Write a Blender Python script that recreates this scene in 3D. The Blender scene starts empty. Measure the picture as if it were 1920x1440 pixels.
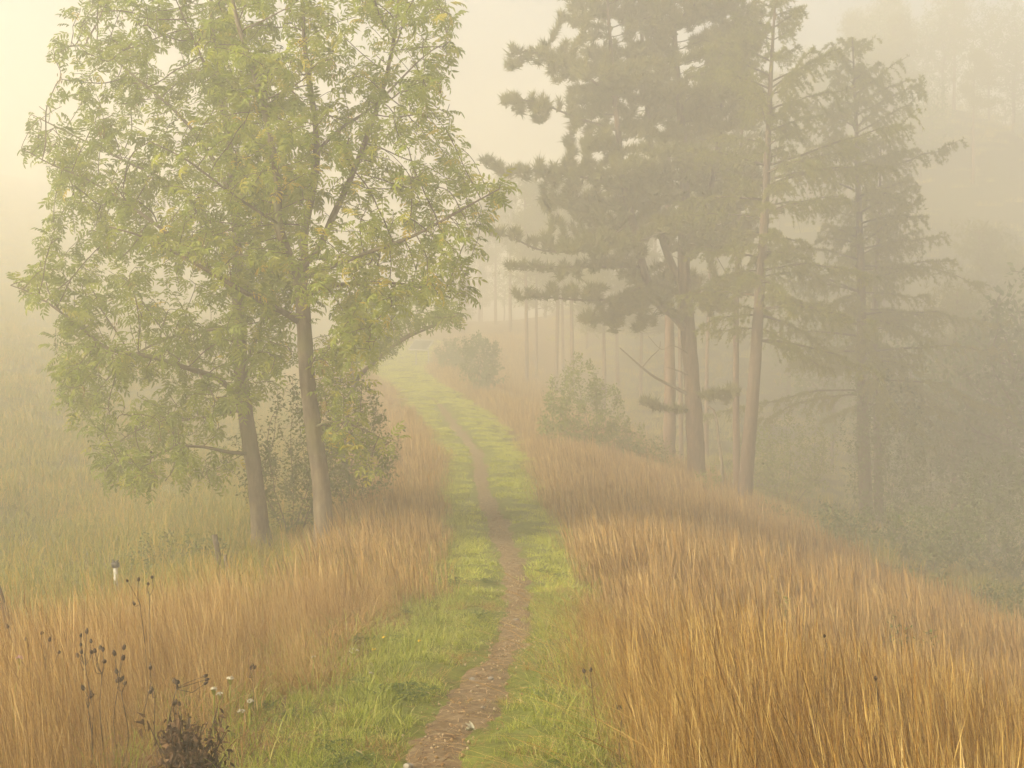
import bpy, math, numpy as np
from mathutils import Vector

# ------------------------------------------------------------------ camera, sky, sun, exposure
sc = bpy.context.scene
COL = sc.collection
F = 2637.0            # focal length in pixels of a 1920 px wide frame
CZ = 1.6              # camera height; the ground under the camera is z = 0
PITCH = math.atan(170 / F)
cam_d = bpy.data.cameras.new('camera'); cam = bpy.data.objects.new('camera', cam_d); COL.objects.link(cam)
cam_d.sensor_width = 36; cam_d.lens = 36 * F / 1920; cam_d.clip_start = 0.05; cam_d.clip_end = 2000
cam.location = (0, 0, CZ); cam.rotation_euler = (math.pi / 2 - PITCH, 0, 0)
sc.camera = cam

SUN_EL, SUN_AZ = math.radians(31), math.radians(118)      # azimuth measured to the left of the view direction
SUN_TO = Vector((-math.sin(SUN_AZ) * math.cos(SUN_EL), math.cos(SUN_AZ) * math.cos(SUN_EL), math.sin(SUN_EL)))
world = bpy.data.worlds.new('World'); sc.world = world; world.use_nodes = True
wn = world.node_tree; wn.nodes.clear()
wo = wn.nodes.new('ShaderNodeOutputWorld'); wb = wn.nodes.new('ShaderNodeBackground'); ws = wn.nodes.new('ShaderNodeTexSky')
ws.sky_type = 'NISHITA'; ws.sun_disc = False; ws.sun_elevation = SUN_EL; ws.sun_rotation = -SUN_AZ
ws.air_density = 1.0; ws.dust_density = 3.0; ws.ozone_density = 0.6
wb.inputs['Strength'].default_value = 0.05
wn.links.new(ws.outputs[0], wb.inputs[0]); wn.links.new(wb.outputs[0], wo.inputs[0])
sun_d = bpy.data.lights.new('sun', 'SUN'); sun = bpy.data.objects.new('sun', sun_d); COL.objects.link(sun)
sun_d.energy = 5.0; sun_d.angle = math.radians(22.0); sun_d.color = (1.0, 0.86, 0.60)
sun.rotation_euler = (-SUN_TO).to_track_quat('-Z', 'Y').to_euler(); sun.location = (-40, 20, 30)
vs = sc.view_settings; vs.view_transform = 'Standard'; vs.look = 'None'; vs.gamma = 1; vs.use_curve_mapping = False
vs.exposure = 1.71
cy = sc.cycles
cy.max_bounces = 8; cy.diffuse_bounces = 3; cy.transmission_bounces = 4; cy.volume_bounces = 4; cy.transparent_max_bounces = 8
cy.use_denoising = True; cy.use_adaptive_sampling = True; cy.adaptive_threshold = 0.04
HAZE = 0.0198

# ------------------------------------------------------------------ helpers
def ray(u, v):
    a = np.array([u - 960.0, 0, 0]); s, c = math.sin(PITCH), math.cos(PITCH)
    return np.array([u - 960.0, F * c + (720 - v) * s, -F * s + (720 - v) * c])
def P(u, v, y):
    d = ray(u, v); return np.array([0, 0, CZ]) + d * (y / d[1])

def rng(seed): return np.random.default_rng(seed)

def lerp_table(tab):
    t = np.array(tab, float); return t[:, 0], t[:, 1]

def hash2(ix, iy, s):
    h = (ix * 374761393 + iy * 668265263 + s * 974711) & 0x7fffffff
    h = ((h ^ (h >> 13)) * 1274126177) & 0x7fffffff
    return ((h ^ (h >> 16)) & 0xffff) / 65535.0
def vnoise(x, y, s=0):
    x = np.asarray(x, float); y = np.asarray(y, float)
    ix = np.floor(x).astype(np.int64); iy = np.floor(y).astype(np.int64)
    fx = x - ix; fy = y - iy; fx = fx * fx * (3 - 2 * fx); fy = fy * fy * (3 - 2 * fy)
    a = hash2(ix, iy, s); b = hash2(ix + 1, iy, s); c = hash2(ix, iy + 1, s); d = hash2(ix + 1, iy + 1, s)
    return (a * (1 - fx) + b * fx) * (1 - fy) + (c * (1 - fx) + d * fx) * fy
def fbm(x, y, s=0, o=3):
    r = 0; a = 0.5
    for i in range(o):
        r = r + a * vnoise(x * 2 ** i, y * 2 ** i, s + i * 17); a *= 0.5
    return r / (1 - 0.5 ** o)
def sstep(a, b, x):
    t = np.clip((np.asarray(x, float) - a) / (b - a), 0, 1); return t * t * (3 - 2 * t)

# ------------------------------------------------------------------ terrain functions
ZY, ZZ = lerp_table([(-40, 0.6), (0, 0.0), (3, -0.12), (6, -0.44), (10, -0.97), (16, -1.60), (22, -1.92), (31, -2.16), (38, -2.13), (45, -2.02),
                     (60, -1.95), (70, -2.2), (90, -1.9), (130, -0.5), (400, 6)])
def z0(y):
    y = np.asarray(y, float)
    w = np.clip(np.abs(y) * 0.22, 1.0, 5.0); return sum(np.interp(y + k * w, ZY, ZZ) for k in (-1, -0.6, -0.2, 0.2, 0.6, 1)) / 6
def on_ridge(u, v):                                    # where the ray of a pixel meets the ridge line
    d = ray(u, v); lo, hi = 3.0, 110.0
    ys = np.linspace(lo, hi, 2000); zr = CZ + d[2] / d[1] * ys; s = zr - z0(ys)
    k = np.argmax(s < 0) if (s < 0).any() else np.argmin(s)
    return d[0] / d[1] * ys[k], ys[k]
def edge(tab):
    p = np.array([on_ridge(u, v) for v, u in tab]); o = np.argsort(p[:, 1]); return p[o, 1], p[o, 0]
CY, CX = edge([(1440, 808), (1380, 826), (1330, 868), (1300, 888), (1260, 915), (1220, 942), (1180, 964), (1130, 970), (1080, 966), (1040, 955),
               (1000, 940), (960, 925), (920, 906), (880, 900), (845, 893), (815, 868), (785, 842), (760, 826), (735, 795), (715, 765), (700, 745)])
LY, LX = edge([(1440, 520), (1380, 590), (1300, 665), (1200, 760), (1130, 835), (1060, 850), (1000, 848), (950, 843), (900, 852), (860, 846),
               (820, 818), (780, 788), (740, 750), (715, 715), (700, 690)])
RY, RX = edge([(1440, 1120), (1350, 1075), (1250, 1030), (1150, 1050), (1080, 1062), (1000, 1040), (950, 1012), (900, 990), (860, 978),
               (820, 965), (780, 925), (740, 860), (715, 810), (700, 790)])
def xc(y): return np.interp(y, CY, CX)
def xl(y): return np.interp(y, LY, LX)
def xr(y): return np.interp(y, RY, RX)
def pw(y):                                             # half width of the trodden path
    return 0.122 + 0.035 * sstep(10, 22, y) + 0.035 * (vnoise(np.asarray(y) * 0.9, 3.3, 5) - 0.5) + 0.05 * np.exp(-((np.asarray(y) - 7.5) / 1.8) ** 2)
def height(x, y):
    x = np.asarray(x, float); y = np.asarray(y, float)
    dx = x - xc(y)
    r = np.clip(dx, 0, None); l = np.clip(-dx, 0, None)
    rq = np.minimum(r, 7.5)
    right = -(0.15 * rq + 0.016 * rq * rq) - 0.25 * np.clip(np.minimum(r, 14) - 7.5, 0, None) - 0.374 * np.clip(np.minimum(r, 38) - 14, 0, None)
    right = right * sstep(0.15, 2.0, r) * (1 + 0.06 * sstep(20, 36, y))
    lq = np.clip(l - 7.2, 0, None); lq = lq * lq / (lq + 0.8)
    left = -0.4 * sstep(0.3, 5, l) + np.where(lq < 40, 0.33 * lq, 0.33 * 40 + 8.0 * (1 - np.exp(-0.33 / 8.0 * np.clip(lq - 40, 0, None))))
    z = z0(y) + right + left
    z = z + 27.0 * np.exp(-((x - 30) / 20) ** 2 - ((y - 92) / 23) ** 2)
    far = sstep(2, 12, np.abs(dx))
    z = z + (fbm(x * 0.35, y * 0.35, 3) - 0.5) * (0.10 + 0.35 * far)
    near = np.exp(-(np.abs(dx) / 3.0) ** 2)
    z = z + (fbm(x * 2.2, y * 2.2, 9) - 0.5) * 0.07
    w = pw(y)
    z = z - 0.05 * (1 - sstep(w * 0.7, w * 1.9, np.abs(dx))) * (1 - sstep(44, 50, y))
    return z

# ------------------------------------------------------------------ object helpers
def tag(o, label=None, cat=None, group=None, kind=None):
    if label: o['label'] = label
    if cat: o['category'] = cat
    if group: o['group'] = group
    if kind: o['kind'] = kind
    return o
def make_mesh(name, V, Q=None, T=None, mats=(), attrs=None, smooth=False, mi=None):
    V = np.ascontiguousarray(V, np.float32).reshape(-1, 3)
    Q = np.zeros((0, 4), np.int32) if Q is None or len(Q) == 0 else np.asarray(Q, np.int32)
    T = np.zeros((0, 3), np.int32) if T is None or len(T) == 0 else np.asarray(T, np.int32)
    me = bpy.data.meshes.new(name)
    me.vertices.add(len(V)); me.vertices.foreach_set('co', V.ravel())
    li = np.concatenate([Q.ravel(), T.ravel()]).astype(np.int32)
    tot = np.concatenate([np.full(len(Q), 4), np.full(len(T), 3)]).astype(np.int32)
    st = np.concatenate([[0], np.cumsum(tot)[:-1]]).astype(np.int32) if len(tot) else np.zeros(0, np.int32)
    me.loops.add(len(li)); me.loops.foreach_set('vertex_index', li)
    me.polygons.add(len(tot)); me.polygons.foreach_set('loop_start', st)
    try: me.polygons.foreach_set('loop_total', tot)
    except Exception: pass
    if mi is not None: me.polygons.foreach_set('material_index', np.asarray(mi, np.int32))
    if smooth: me.polygons.foreach_set('use_smooth', np.ones(len(tot), bool))
    for m in (mats if isinstance(mats, (list, tuple)) else [mats]): me.materials.append(m)
    for k, a in (attrs or {}).items():
        a = np.asarray(a, np.float32)
        if a.ndim == 1:
            at = me.attributes.new(k, 'FLOAT', 'POINT'); at.data.foreach_set('value', a)
        else:
            at = me.attributes.new(k, 'FLOAT_COLOR', 'POINT')
            at.data.foreach_set('color', np.concatenate([a, np.ones((len(a), 1), np.float32)], 1).ravel())
    me.update(calc_edges=True); me.validate()
    return me
def link(name, me, parent=None, loc=None):
    o = bpy.data.objects.new(name, me); COL.objects.link(o)
    if parent is not None: o.parent = parent
    if loc is not None: o.location = loc
    return o
def empty(name, loc, label, cat, group=None):
    o = bpy.data.objects.new(name, None); COL.objects.link(o); o.location = [float(c) for c in loc]
    o.empty_display_size = 0.3
    return tag(o, label, cat, group)
class Acc:
    def __init__(s): s.V = []; s.Q = []; s.T = []; s.A = []; s.n = 0
    def add(s, V, Q=None, T=None, a=None):
        V = np.asarray(V, float).reshape(-1, 3)
        if Q is not None and len(Q): s.Q.append(np.asarray(Q) + s.n)
        if T is not None and len(T): s.T.append(np.asarray(T) + s.n)
        s.V.append(V); s.A.append(np.full(len(V), 0.5) if a is None else np.broadcast_to(np.asarray(a, float), (len(V),))); s.n += len(V)
    def mesh(s, name, mat, off=(0, 0, 0), smooth=False):
        V = np.concatenate(s.V) - np.asarray(off)
        return make_mesh(name, V, np.concatenate(s.Q) if s.Q else None, np.concatenate(s.T) if s.T else None, mat, {'tint': np.concatenate(s.A)}, smooth)
def tube(pts, rad, n=6, cap=True, wob=0.0, rg=None):
    pts = np.asarray(pts, float); rad = np.broadcast_to(np.asarray(rad, float), (len(pts),)); m = len(pts)
    tg = np.gradient(pts, axis=0); tg /= np.linalg.norm(tg, axis=1)[:, None] + 1e-9
    ref = np.array([1.0, 0, 0]) if abs(tg[0][0]) < 0.8 else np.array([0, 1.0, 0])
    a = np.arange(n) * 2 * math.pi / n; V = np.zeros((m, n, 3)); uvec = ref - tg[0] * ref.dot(tg[0]); uvec /= np.linalg.norm(uvec)
    for i in range(m):
        uvec = uvec - tg[i] * uvec.dot(tg[i]); uvec /= np.linalg.norm(uvec) + 1e-9
        w = np.cross(tg[i], uvec)
        rr = rad[i] * (1 + (wob * (rg.random(n) - 0.5) if wob else 0))
        V[i] = pts[i] + (np.cos(a) * rr)[:, None] * uvec + (np.sin(a) * rr)[:, None] * w
    Q = []
    k = np.arange(n); k2 = (k + 1) % n
    for i in range(m - 1): Q.append(np.stack([i * n + k, i * n + k2, (i + 1) * n + k2, (i + 1) * n + k], 1))
    Q = np.concatenate(Q); T = None; V = V.reshape(-1, 3)
    if cap:
        V = np.concatenate([V, pts[-1:], pts[:1]]); c = m * n
        T = np.concatenate([np.stack([(m - 1) * n + k, (m - 1) * n + k2, np.full(n, c)], 1), np.stack([k2, k, np.full(n, c + 1)], 1)])
    return V, Q, T
def spline(pts, step=0.12):
    """resample control points with a Catmull-Rom curve"""
    p = np.asarray(pts, float); p = np.concatenate([[2 * p[0] - p[1]], p, [2 * p[-1] - p[-2]]]); out = []
    for i in range(1, len(p) - 2):
        n = max(1, int(np.linalg.norm(p[i + 1] - p[i]) / step)); t = (np.arange(n) / n)[:, None]
        a, b, c, d = p[i - 1], p[i], p[i + 1], p[i + 2]
        out.append(0.5 * ((2 * b) + (-a + c) * t + (2 * a - 5 * b + 4 * c - d) * t ** 2 + (-a + 3 * b - 3 * c + d) * t ** 3))
    out.append(p[-2:-1]); return np.concatenate(out)
def norm(v): return v / (np.linalg.norm(v, axis=-1, keepdims=True) + 1e-9)
def frames(fwd, up):
    """rotation matrices whose x axis is fwd and z axis near up"""
    x = norm(fwd); y = norm(np.cross(up, x)); z = np.cross(x, y)
    return np.stack([x, y, z], -1)
def stamp(V, F4, R, pos, scale):
    """copy a template (k,3) to n places; returns verts and faces"""
    n, k = len(pos), len(V)
    W = np.einsum('nij,kj->nki', R, V) * np.asarray(scale).reshape(-1, 1, 1) + pos[:, None, :]
    Q = F4[None] + (np.arange(n) * k)[:, None, None]
    return W.reshape(-1, 3), Q.reshape(-1, F4.shape[1])

# ------------------------------------------------------------------ materials
def new_mat(name):
    m = bpy.data.materials.new(name); m.use_nodes = True; nt = m.node_tree; nt.nodes.clear()
    out = nt.nodes.new('ShaderNodeOutputMaterial'); return m, nt, out
def N(nt, t, **kw):
    n = nt.nodes.new(t)
    for k, v in kw.items():
        if k in n.inputs: n.inputs[k].default_value = v
        else: setattr(n, k, v)
    return n
def ramp(nt, cols):
    r = nt.nodes.new('ShaderNodeValToRGB'); e = r.color_ramp.elements
    while len(e) < len(cols): e.new(0.5)
    for i, (p, c) in enumerate(cols): e[i].position = p; e[i].color = (*c, 1)
    return r
def leaf_mat(name, cols, trans=0.35, rough=0.55, noise=2.0, spec=0.25):
    """foliage: colour from the per-leaf tint plus clumps of noise, light passing through"""
    m, nt, out = new_mat(name); L = nt.links.new
    at = N(nt, 'ShaderNodeAttribute', attribute_name='tint'); oi = N(nt, 'ShaderNodeObjectInfo')
    ge = N(nt, 'ShaderNodeNewGeometry'); no = N(nt, 'ShaderNodeTexNoise', Scale=noise, Detail=2.0); L(ge.outputs['Position'], no.inputs['Vector'])
    a1 = N(nt, 'ShaderNodeMath', operation='MULTIPLY_ADD'); a1.inputs[1].default_value = 0.22; L(oi.outputs['Random'], a1.inputs[0]); L(at.outputs['Fac'], a1.inputs[2])
    a2 = N(nt, 'ShaderNodeMath', operation='MULTIPLY_ADD'); a2.inputs[1].default_value = 0.5; L(no.outputs['Fac'], a2.inputs[0]); L(a1.outputs[0], a2.inputs[2])
    a3 = N(nt, 'ShaderNodeMath', operation='SUBTRACT'); a3.inputs[1].default_value = 0.36; L(a2.outputs[0], a3.inputs[0])
    r = ramp(nt, cols); L(a3.outputs[0], r.inputs[0])
    b = N(nt, 'ShaderNodeBsdfPrincipled', Roughness=rough); b.inputs['Specular IOR Level'].default_value = spec
    L(r.outputs[0], b.inputs['Base Color'])
    t = N(nt, 'ShaderNodeBsdfTranslucent'); hs = N(nt, 'ShaderNodeHueSaturation', Saturation=1.1, Value=1.25); L(r.outputs[0], hs.inputs['Color']); L(hs.outputs[0], t.inputs[0])
    mx = N(nt, 'ShaderNodeMixShader'); mx.inputs[0].default_value = trans; L(b.outputs[0], mx.inputs[1]); L(t.outputs[0], mx.inputs[2]); L(mx.outputs[0], out.inputs[0])
    return m
def bark_mat(name, c1, c2, c3, scale=(18, 18, 3), bump=0.5, moss=None):
    m, nt, out = new_mat(name); L = nt.links.new
    tc = N(nt, 'ShaderNodeTexCoord'); mp = N(nt, 'ShaderNodeMapping'); mp.inputs['Scale'].default_value = scale; L(tc.outputs['Object'], mp.inputs[0])
    n1 = N(nt, 'ShaderNodeTexNoise', Scale=1.0, Detail=6.0, Roughness=0.65); L(mp.outputs[0], n1.inputs['Vector'])
    n2 = N(nt, 'ShaderNodeTexNoise', Scale=1.3, Detail=3.0); L(tc.outputs['Object'], n2.inputs['Vector'])
    r = ramp(nt, [(0.3, c1), (0.55, c2), (0.75, c3)]); L(n1.outputs[0], r.inputs[0])
    col = r.outputs[0]
    if moss:
        rm = ramp(nt, [(0.5, (0, 0, 0)), (0.68, (1, 1, 1))]); L(n2.outputs[0], rm.inputs[0])
        mx = N(nt, 'ShaderNodeMix', data_type='RGBA'); L(rm.outputs[0], mx.inputs[0]); L(col, mx.inputs[6]); mx.inputs[7].default_value = (*moss, 1); col = mx.outputs[2]
    b = N(nt, 'ShaderNodeBsdfPrincipled', Roughness=0.9); b.inputs['Specular IOR Level'].default_value = 0.1; L(col, b.inputs['Base Color'])
    bp = N(nt, 'ShaderNodeBump', Strength=bump, Distance=0.03); L(n1.outputs[0], bp.inputs['Height']); L(bp.outputs[0], b.inputs['Normal']); L(b.outputs[0], out.inputs[0])
    return m
def plain_mat(name, c1, c2, scale=8, rough=0.8, bump=0.2):
    m, nt, out = new_mat(name); L = nt.links.new
    tc = N(nt, 'ShaderNodeTexCoord'); n1 = N(nt, 'ShaderNodeTexNoise', Scale=scale, Detail=5.0); L(tc.outputs['Object'], n1.inputs['Vector'])
    r = ramp(nt, [(0.32, c1), (0.68, c2)]); L(n1.outputs[0], r.inputs[0])
    b = N(nt, 'ShaderNodeBsdfPrincipled', Roughness=rough); b.inputs['Specular IOR Level'].default_value = 0.2; L(r.outputs[0], b.inputs['Base Color'])
    bp = N(nt, 'ShaderNodeBump', Strength=bump, Distance=0.01); L(n1.outputs[0], bp.inputs['Height']); L(bp.outputs[0], b.inputs['Normal']); L(b.outputs[0], out.inputs[0])
    return m

M = {}
M['ash_leaf'] = leaf_mat('ash_leaf', [(0.15, (0.115, 0.155, 0.02)), (0.45, (0.215, 0.265, 0.034)), (0.72, (0.32, 0.345, 0.05)), (0.95, (0.52, 0.41, 0.06))], 0.5, noise=0.9)
M['ash_key'] = leaf_mat('ash_key', [(0.2, (0.18, 0.13, 0.035)), (0.8, (0.32, 0.23, 0.06))], 0.3)
M['shrub_leaf'] = leaf_mat('shrub_leaf', [(0.15, (0.06, 0.09, 0.018)), (0.5, (0.105, 0.15, 0.026)), (0.9, (0.19, 0.21, 0.045))], 0.35, noise=1.4)
M['bright_leaf'] = leaf_mat('bright_leaf', [(0.15, (0.11, 0.15, 0.024)), (0.5, (0.19, 0.23, 0.036)), (0.9, (0.31, 0.31, 0.06))], 0.4, noise=1.4)
M['needle_pine'] = leaf_mat('needle_pine', [(0.15, (0.10, 0.104, 0.026)), (0.5, (0.165, 0.162, 0.042)), (0.9, (0.25, 0.225, 0.06))], 0.35, noise=0.6)
M['needle_larch'] = leaf_mat('needle_larch', [(0.15, (0.12, 0.135, 0.026)), (0.5, (0.19, 0.20, 0.04)), (0.9, (0.29, 0.27, 0.06))], 0.4, noise=0.6)
M['bark_ash'] = bark_mat('bark_ash', (0.075, 0.06, 0.042), (0.155, 0.125, 0.088), (0.25, 0.205, 0.15), (16, 16, 5), 0.45, (0.15, 0.15, 0.07))
M['bark_pine'] = bark_mat('bark_pine', (0.05, 0.034, 0.025), (0.13, 0.085, 0.062), (0.24, 0.16, 0.118), (14, 14, 3.2), 0.9)
M['bark_red'] = bark_mat('bark_red', (0.08, 0.048, 0.032), (0.16, 0.10, 0.068), (0.25, 0.165, 0.115), (12, 12, 3), 0.7)
M['bark_larch'] = bark_mat('bark_larch', (0.05, 0.037, 0.028), (0.115, 0.083, 0.062), (0.21, 0.155, 0.115), (18, 18, 4), 0.9)
M['twig'] = plain_mat('twig', (0.06, 0.046, 0.03), (0.12, 0.095, 0.062), 20)
M['dead_wood'] = plain_mat('dead_wood', (0.11, 0.085, 0.062), (0.22, 0.175, 0.13), 14)
M['straw'] = leaf_mat('straw', [(0.05, (0.095, 0.046, 0.011)), (0.32, (0.21, 0.113, 0.025)), (0.6, (0.325, 0.19, 0.046)), (0.92, (0.52, 0.38, 0.14))], 0.3, 0.6, 1.5, 0.3)
M['straw_red'] = leaf_mat('straw_red', [(0.08, (0.18, 0.105, 0.036)), (0.4, (0.31, 0.19, 0.065)), (0.7, (0.42, 0.275, 0.10)), (0.95, (0.55, 0.42, 0.20))], 0.3, 0.6, 1.0, 0.3)
M['blade_green'] = leaf_mat('blade_green', [(0.08, (0.13, 0.155, 0.022)), (0.4, (0.22, 0.26, 0.038)), (0.7, (0.32, 0.345, 0.062)), (0.97, (0.47, 0.42, 0.15))], 0.35, 0.5, 1.3, 0.3)
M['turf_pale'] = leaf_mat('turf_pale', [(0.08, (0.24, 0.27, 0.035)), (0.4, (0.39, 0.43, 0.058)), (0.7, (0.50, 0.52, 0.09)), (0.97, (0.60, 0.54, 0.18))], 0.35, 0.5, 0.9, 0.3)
M['meadow'] = leaf_mat('meadow', [(0.08, (0.13, 0.15, 0.016)), (0.4, (0.22, 0.225, 0.027)), (0.65, (0.33, 0.265, 0.045)), (0.95, (0.46, 0.31, 0.08))], 0.35, 0.6, 0.45, 0.2)
M['head_dark'] = plain_mat('head_dark', (0.024, 0.016, 0.011), (0.075, 0.05, 0.034), 120)
M['stem_dark'] = plain_mat('stem_dark', (0.05, 0.035, 0.022), (0.11, 0.08, 0.05), 30)
M['petal_white'] = plain_mat('petal_white', (0.30, 0.28, 0.20), (0.48, 0.45, 0.36), 60)
M['petal_yellow'] = plain_mat('petal_yellow', (0.62, 0.40, 0.02), (0.75, 0.52, 0.04), 60)
M['petal_pink'] = plain_mat('petal_pink', (0.42, 0.22, 0.34), (0.55, 0.35, 0.45), 60)
M['stone'] = plain_mat('stone', (0.15, 0.135, 0.11), (0.30, 0.275, 0.235), 18, 0.85, 0.5)
M['post_wood'] = plain_mat('post_wood', (0.05, 0.04, 0.03), (0.12, 0.095, 0.072), 24, 0.9, 0.5)
M['white_paint'] = plain_mat('white_paint', (0.34, 0.33, 0.31), (0.5, 0.49, 0.46), 10, 0.5)
M['cap_dark'] = plain_mat('cap_dark', (0.03, 0.03, 0.03), (0.06, 0.055, 0.05), 10, 0.5)
M['metal_grey'] = plain_mat('metal_grey', (0.32, 0.33, 0.33), (0.42, 0.43, 0.42), 10, 0.4)
M['panel_print'] = plain_mat('panel_print', (0.05, 0.06, 0.055), (0.12, 0.13, 0.11), 5, 0.35)
M['dry_brown'] = leaf_mat('dry_brown', [(0.1, (0.06, 0.036, 0.02)), (0.5, (0.12, 0.075, 0.042)), (0.9, (0.24, 0.15, 0.085))], 0.15, 0.8, 8.0, 0.1)
M['litter'] = leaf_mat('litter', [(0.1, (0.10, 0.055, 0.026)), (0.45, (0.20, 0.12, 0.055)), (0.7, (0.30, 0.19, 0.09)), (0.95, (0.40, 0.32, 0.21))], 0.1, 0.8, 6.0, 0.1)

# ground: colour of soil, thatch and turf by what grows there, broken up with noise
m, nt, out = new_mat('soil'); L = nt.links.new; M['soil'] = m
at = N(nt, 'ShaderNodeAttribute', attribute_name='zone'); ge = N(nt, 'ShaderNodeNewGeometry')
n1 = N(nt, 'ShaderNodeTexNoise', Scale=9.0, Detail=6.0, Roughness=0.7); L(ge.outputs['Position'], n1.inputs['Vector'])
hs = N(nt, 'ShaderNodeMix', data_type='RGBA', blend_type='MULTIPLY'); hs.inputs[0].default_value = 1.0
rr = ramp(nt, [(0.25, (0.45, 0.42, 0.38)), (0.75, (1.35, 1.35, 1.3))]); L(n1.outputs[0], rr.inputs[0]); L(at.outputs['Color'], hs.inputs[6]); L(rr.outputs[0], hs.inputs[7])
b = N(nt, 'ShaderNodeBsdfPrincipled', Roughness=0.95); b.inputs['Specular IOR Level'].default_value = 0.1; L(hs.outputs[2], b.inputs['Base Color'])
bp = N(nt, 'ShaderNodeBump', Strength=0.6, Distance=0.04); L(n1.outputs[0], bp.inputs['Height']); L(bp.outputs[0], b.inputs['Normal']); L(b.outputs[0], out.inputs[0])
# trodden earth
m, nt, out = new_mat('trodden_earth'); L = nt.links.new; M['earth'] = m
ge = N(nt, 'ShaderNodeNewGeometry')
n1 = N(nt, 'ShaderNodeTexNoise', Scale=14.0, Detail=8.0, Roughness=0.75); L(ge.outputs['Position'], n1.inputs['Vector'])
n2 = N(nt, 'ShaderNodeTexVoronoi', Scale=38.0); L(ge.outputs['Position'], n2.inputs['Vector'])
r1 = ramp(nt, [(0.28, (0.075, 0.05, 0.028)), (0.5, (0.165, 0.115, 0.065)), (0.74, (0.30, 0.23, 0.145))]); L(n1.outputs[0], r1.inputs[0])
r2 = ramp(nt, [(0.0, (1.5, 1.5, 1.5)), (0.16, (1.0, 1.0, 1.0))]); L(n2.outputs['Distance'], r2.inputs[0])
mx = N(nt, 'ShaderNodeMix', data_type='RGBA', blend_type='MULTIPLY'); mx.inputs[0].default_value = 0.6; L(r1.outputs[0], mx.inputs[6]); L(r2.outputs[0], mx.inputs[7])
b = N(nt, 'ShaderNodeBsdfPrincipled', Roughness=0.95); b.inputs['Specular IOR Level'].default_value = 0.1; L(mx.outputs[2], b.inputs['Base Color'])
bp = N(nt, 'ShaderNodeBump', Strength=0.8, Distance=0.02); L(n1.outputs[0], bp.inputs['Height']); L(bp.outputs[0], b.inputs['Normal']); L(b.outputs[0], out.inputs[0])

# ------------------------------------------------------------------ ground and path
def spaced(lo, hi, c, fine, n):
    t = np.linspace(-1, 1, n); k = 4.2
    s = np.sinh(k * t) / math.sinh(k)
    return np.where(s < 0, c + s * (c - lo), c + s * (hi - c))
xs = spaced(-270, 270, -0.3, 0.1, 301)
ys = np.concatenate([np.linspace(-30, 3, 12)[:-1], 3 + 277 * (np.expm1(np.linspace(0, 1, 330) * 4.0) / np.expm1(4.0))])
X, Y = np.meshgrid(xs, ys); Z = height(X, Y)
nx, ny = len(xs), len(ys)
ii = (np.arange(ny - 1)[:, None] * nx + np.arange(nx - 1)[None]).ravel()
Q = np.stack([ii, ii + 1, ii + nx + 1, ii + nx], 1)
lawn = sstep(-0.25, 0.1, X - xl(Y)) * (1 - sstep(-0.1, 0.25, X - xr(Y))) * (1 - sstep(75, 85, Y))
field = sstep(0.5, 3.5, (xl(Y) - 1.5) - X) * sstep(14, 20, Y)
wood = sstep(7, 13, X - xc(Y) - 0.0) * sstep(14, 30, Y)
zc = np.zeros(X.shape + (3,)) + np.array([0.17, 0.105, 0.045])
zc = zc * (1 - field[..., None]) + field[..., None] * np.array([0.14, 0.135, 0.04])
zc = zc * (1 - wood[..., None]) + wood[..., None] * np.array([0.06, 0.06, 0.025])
zc = zc * (1 - lawn[..., None]) + lawn[..., None] * np.array([0.13, 0.15, 0.03])
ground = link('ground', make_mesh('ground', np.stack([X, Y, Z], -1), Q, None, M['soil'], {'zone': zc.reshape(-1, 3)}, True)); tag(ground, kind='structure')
py = np.concatenate([np.linspace(2.5, 20, 240), np.linspace(20.1, 48, 160)]); k = np.linspace(-1, 1, 13)
wl = pw(py) * (1.25 + 0.6 * (vnoise(py * 2.3, 1.5, 21) - 0.5)); fade = 1 - 0.75 * sstep(42, 48, py)
PX = xc(py)[:, None] + k[None] * (wl * fade)[:, None] * (1 + 0.35 * (vnoise(py[:, None] * 5 + 0 * k, np.sign(k)[None] * 3 + 9 + 0 * py[:, None], 31) - 0.5)); PY = py[:, None] + 0 * PX
PZ = height(PX, PY) + 0.022 + (fbm(PX * 9, PY * 9, 4) - 0.5) * 0.03 - 0.05 * np.abs(k)[None] ** 4
a = (np.arange(len(py) - 1)[:, None] * 13 + np.arange(12)[None]).ravel()
path = link('path', make_mesh('path', np.stack([PX, PY, PZ], -1), np.stack([a, a + 1, a + 14, a + 13], 1), None, M['earth'], None, True)); tag(path, kind='structure')

def leaflet(l, w, fold=0.25, curl=0.15):
    """pointed oval leaflet along +x, folded at the midrib, six vertices"""
    V = np.array([[0, 0, 0], [0.35 * l, w / 2, fold * w / 2 - curl * l * 0.1], [0.72 * l, w * 0.36, fold * w * 0.36 - curl * l * 0.5],
                  [l, 0, -curl * l], [0.72 * l, -w * 0.36, fold * w * 0.36 - curl * l * 0.5], [0.35 * l, -w / 2, fold * w / 2 - curl * l * 0.1]])
    return V, np.array([[0, 1, 2, 3], [0, 3, 4, 5]])
def rotz(a): c, s = math.cos(a), math.sin(a); return np.array([[c, -s, 0], [s, c, 0], [0, 0, 1]])
def roty(a): c, s = math.cos(a), math.sin(a); return np.array([[c, 0, s], [0, 1, 0], [-s, 0, c]])
def rotx(a): c, s = math.cos(a), math.sin(a); return np.array([[1, 0, 0], [0, c, -s], [0, s, c]])

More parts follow.
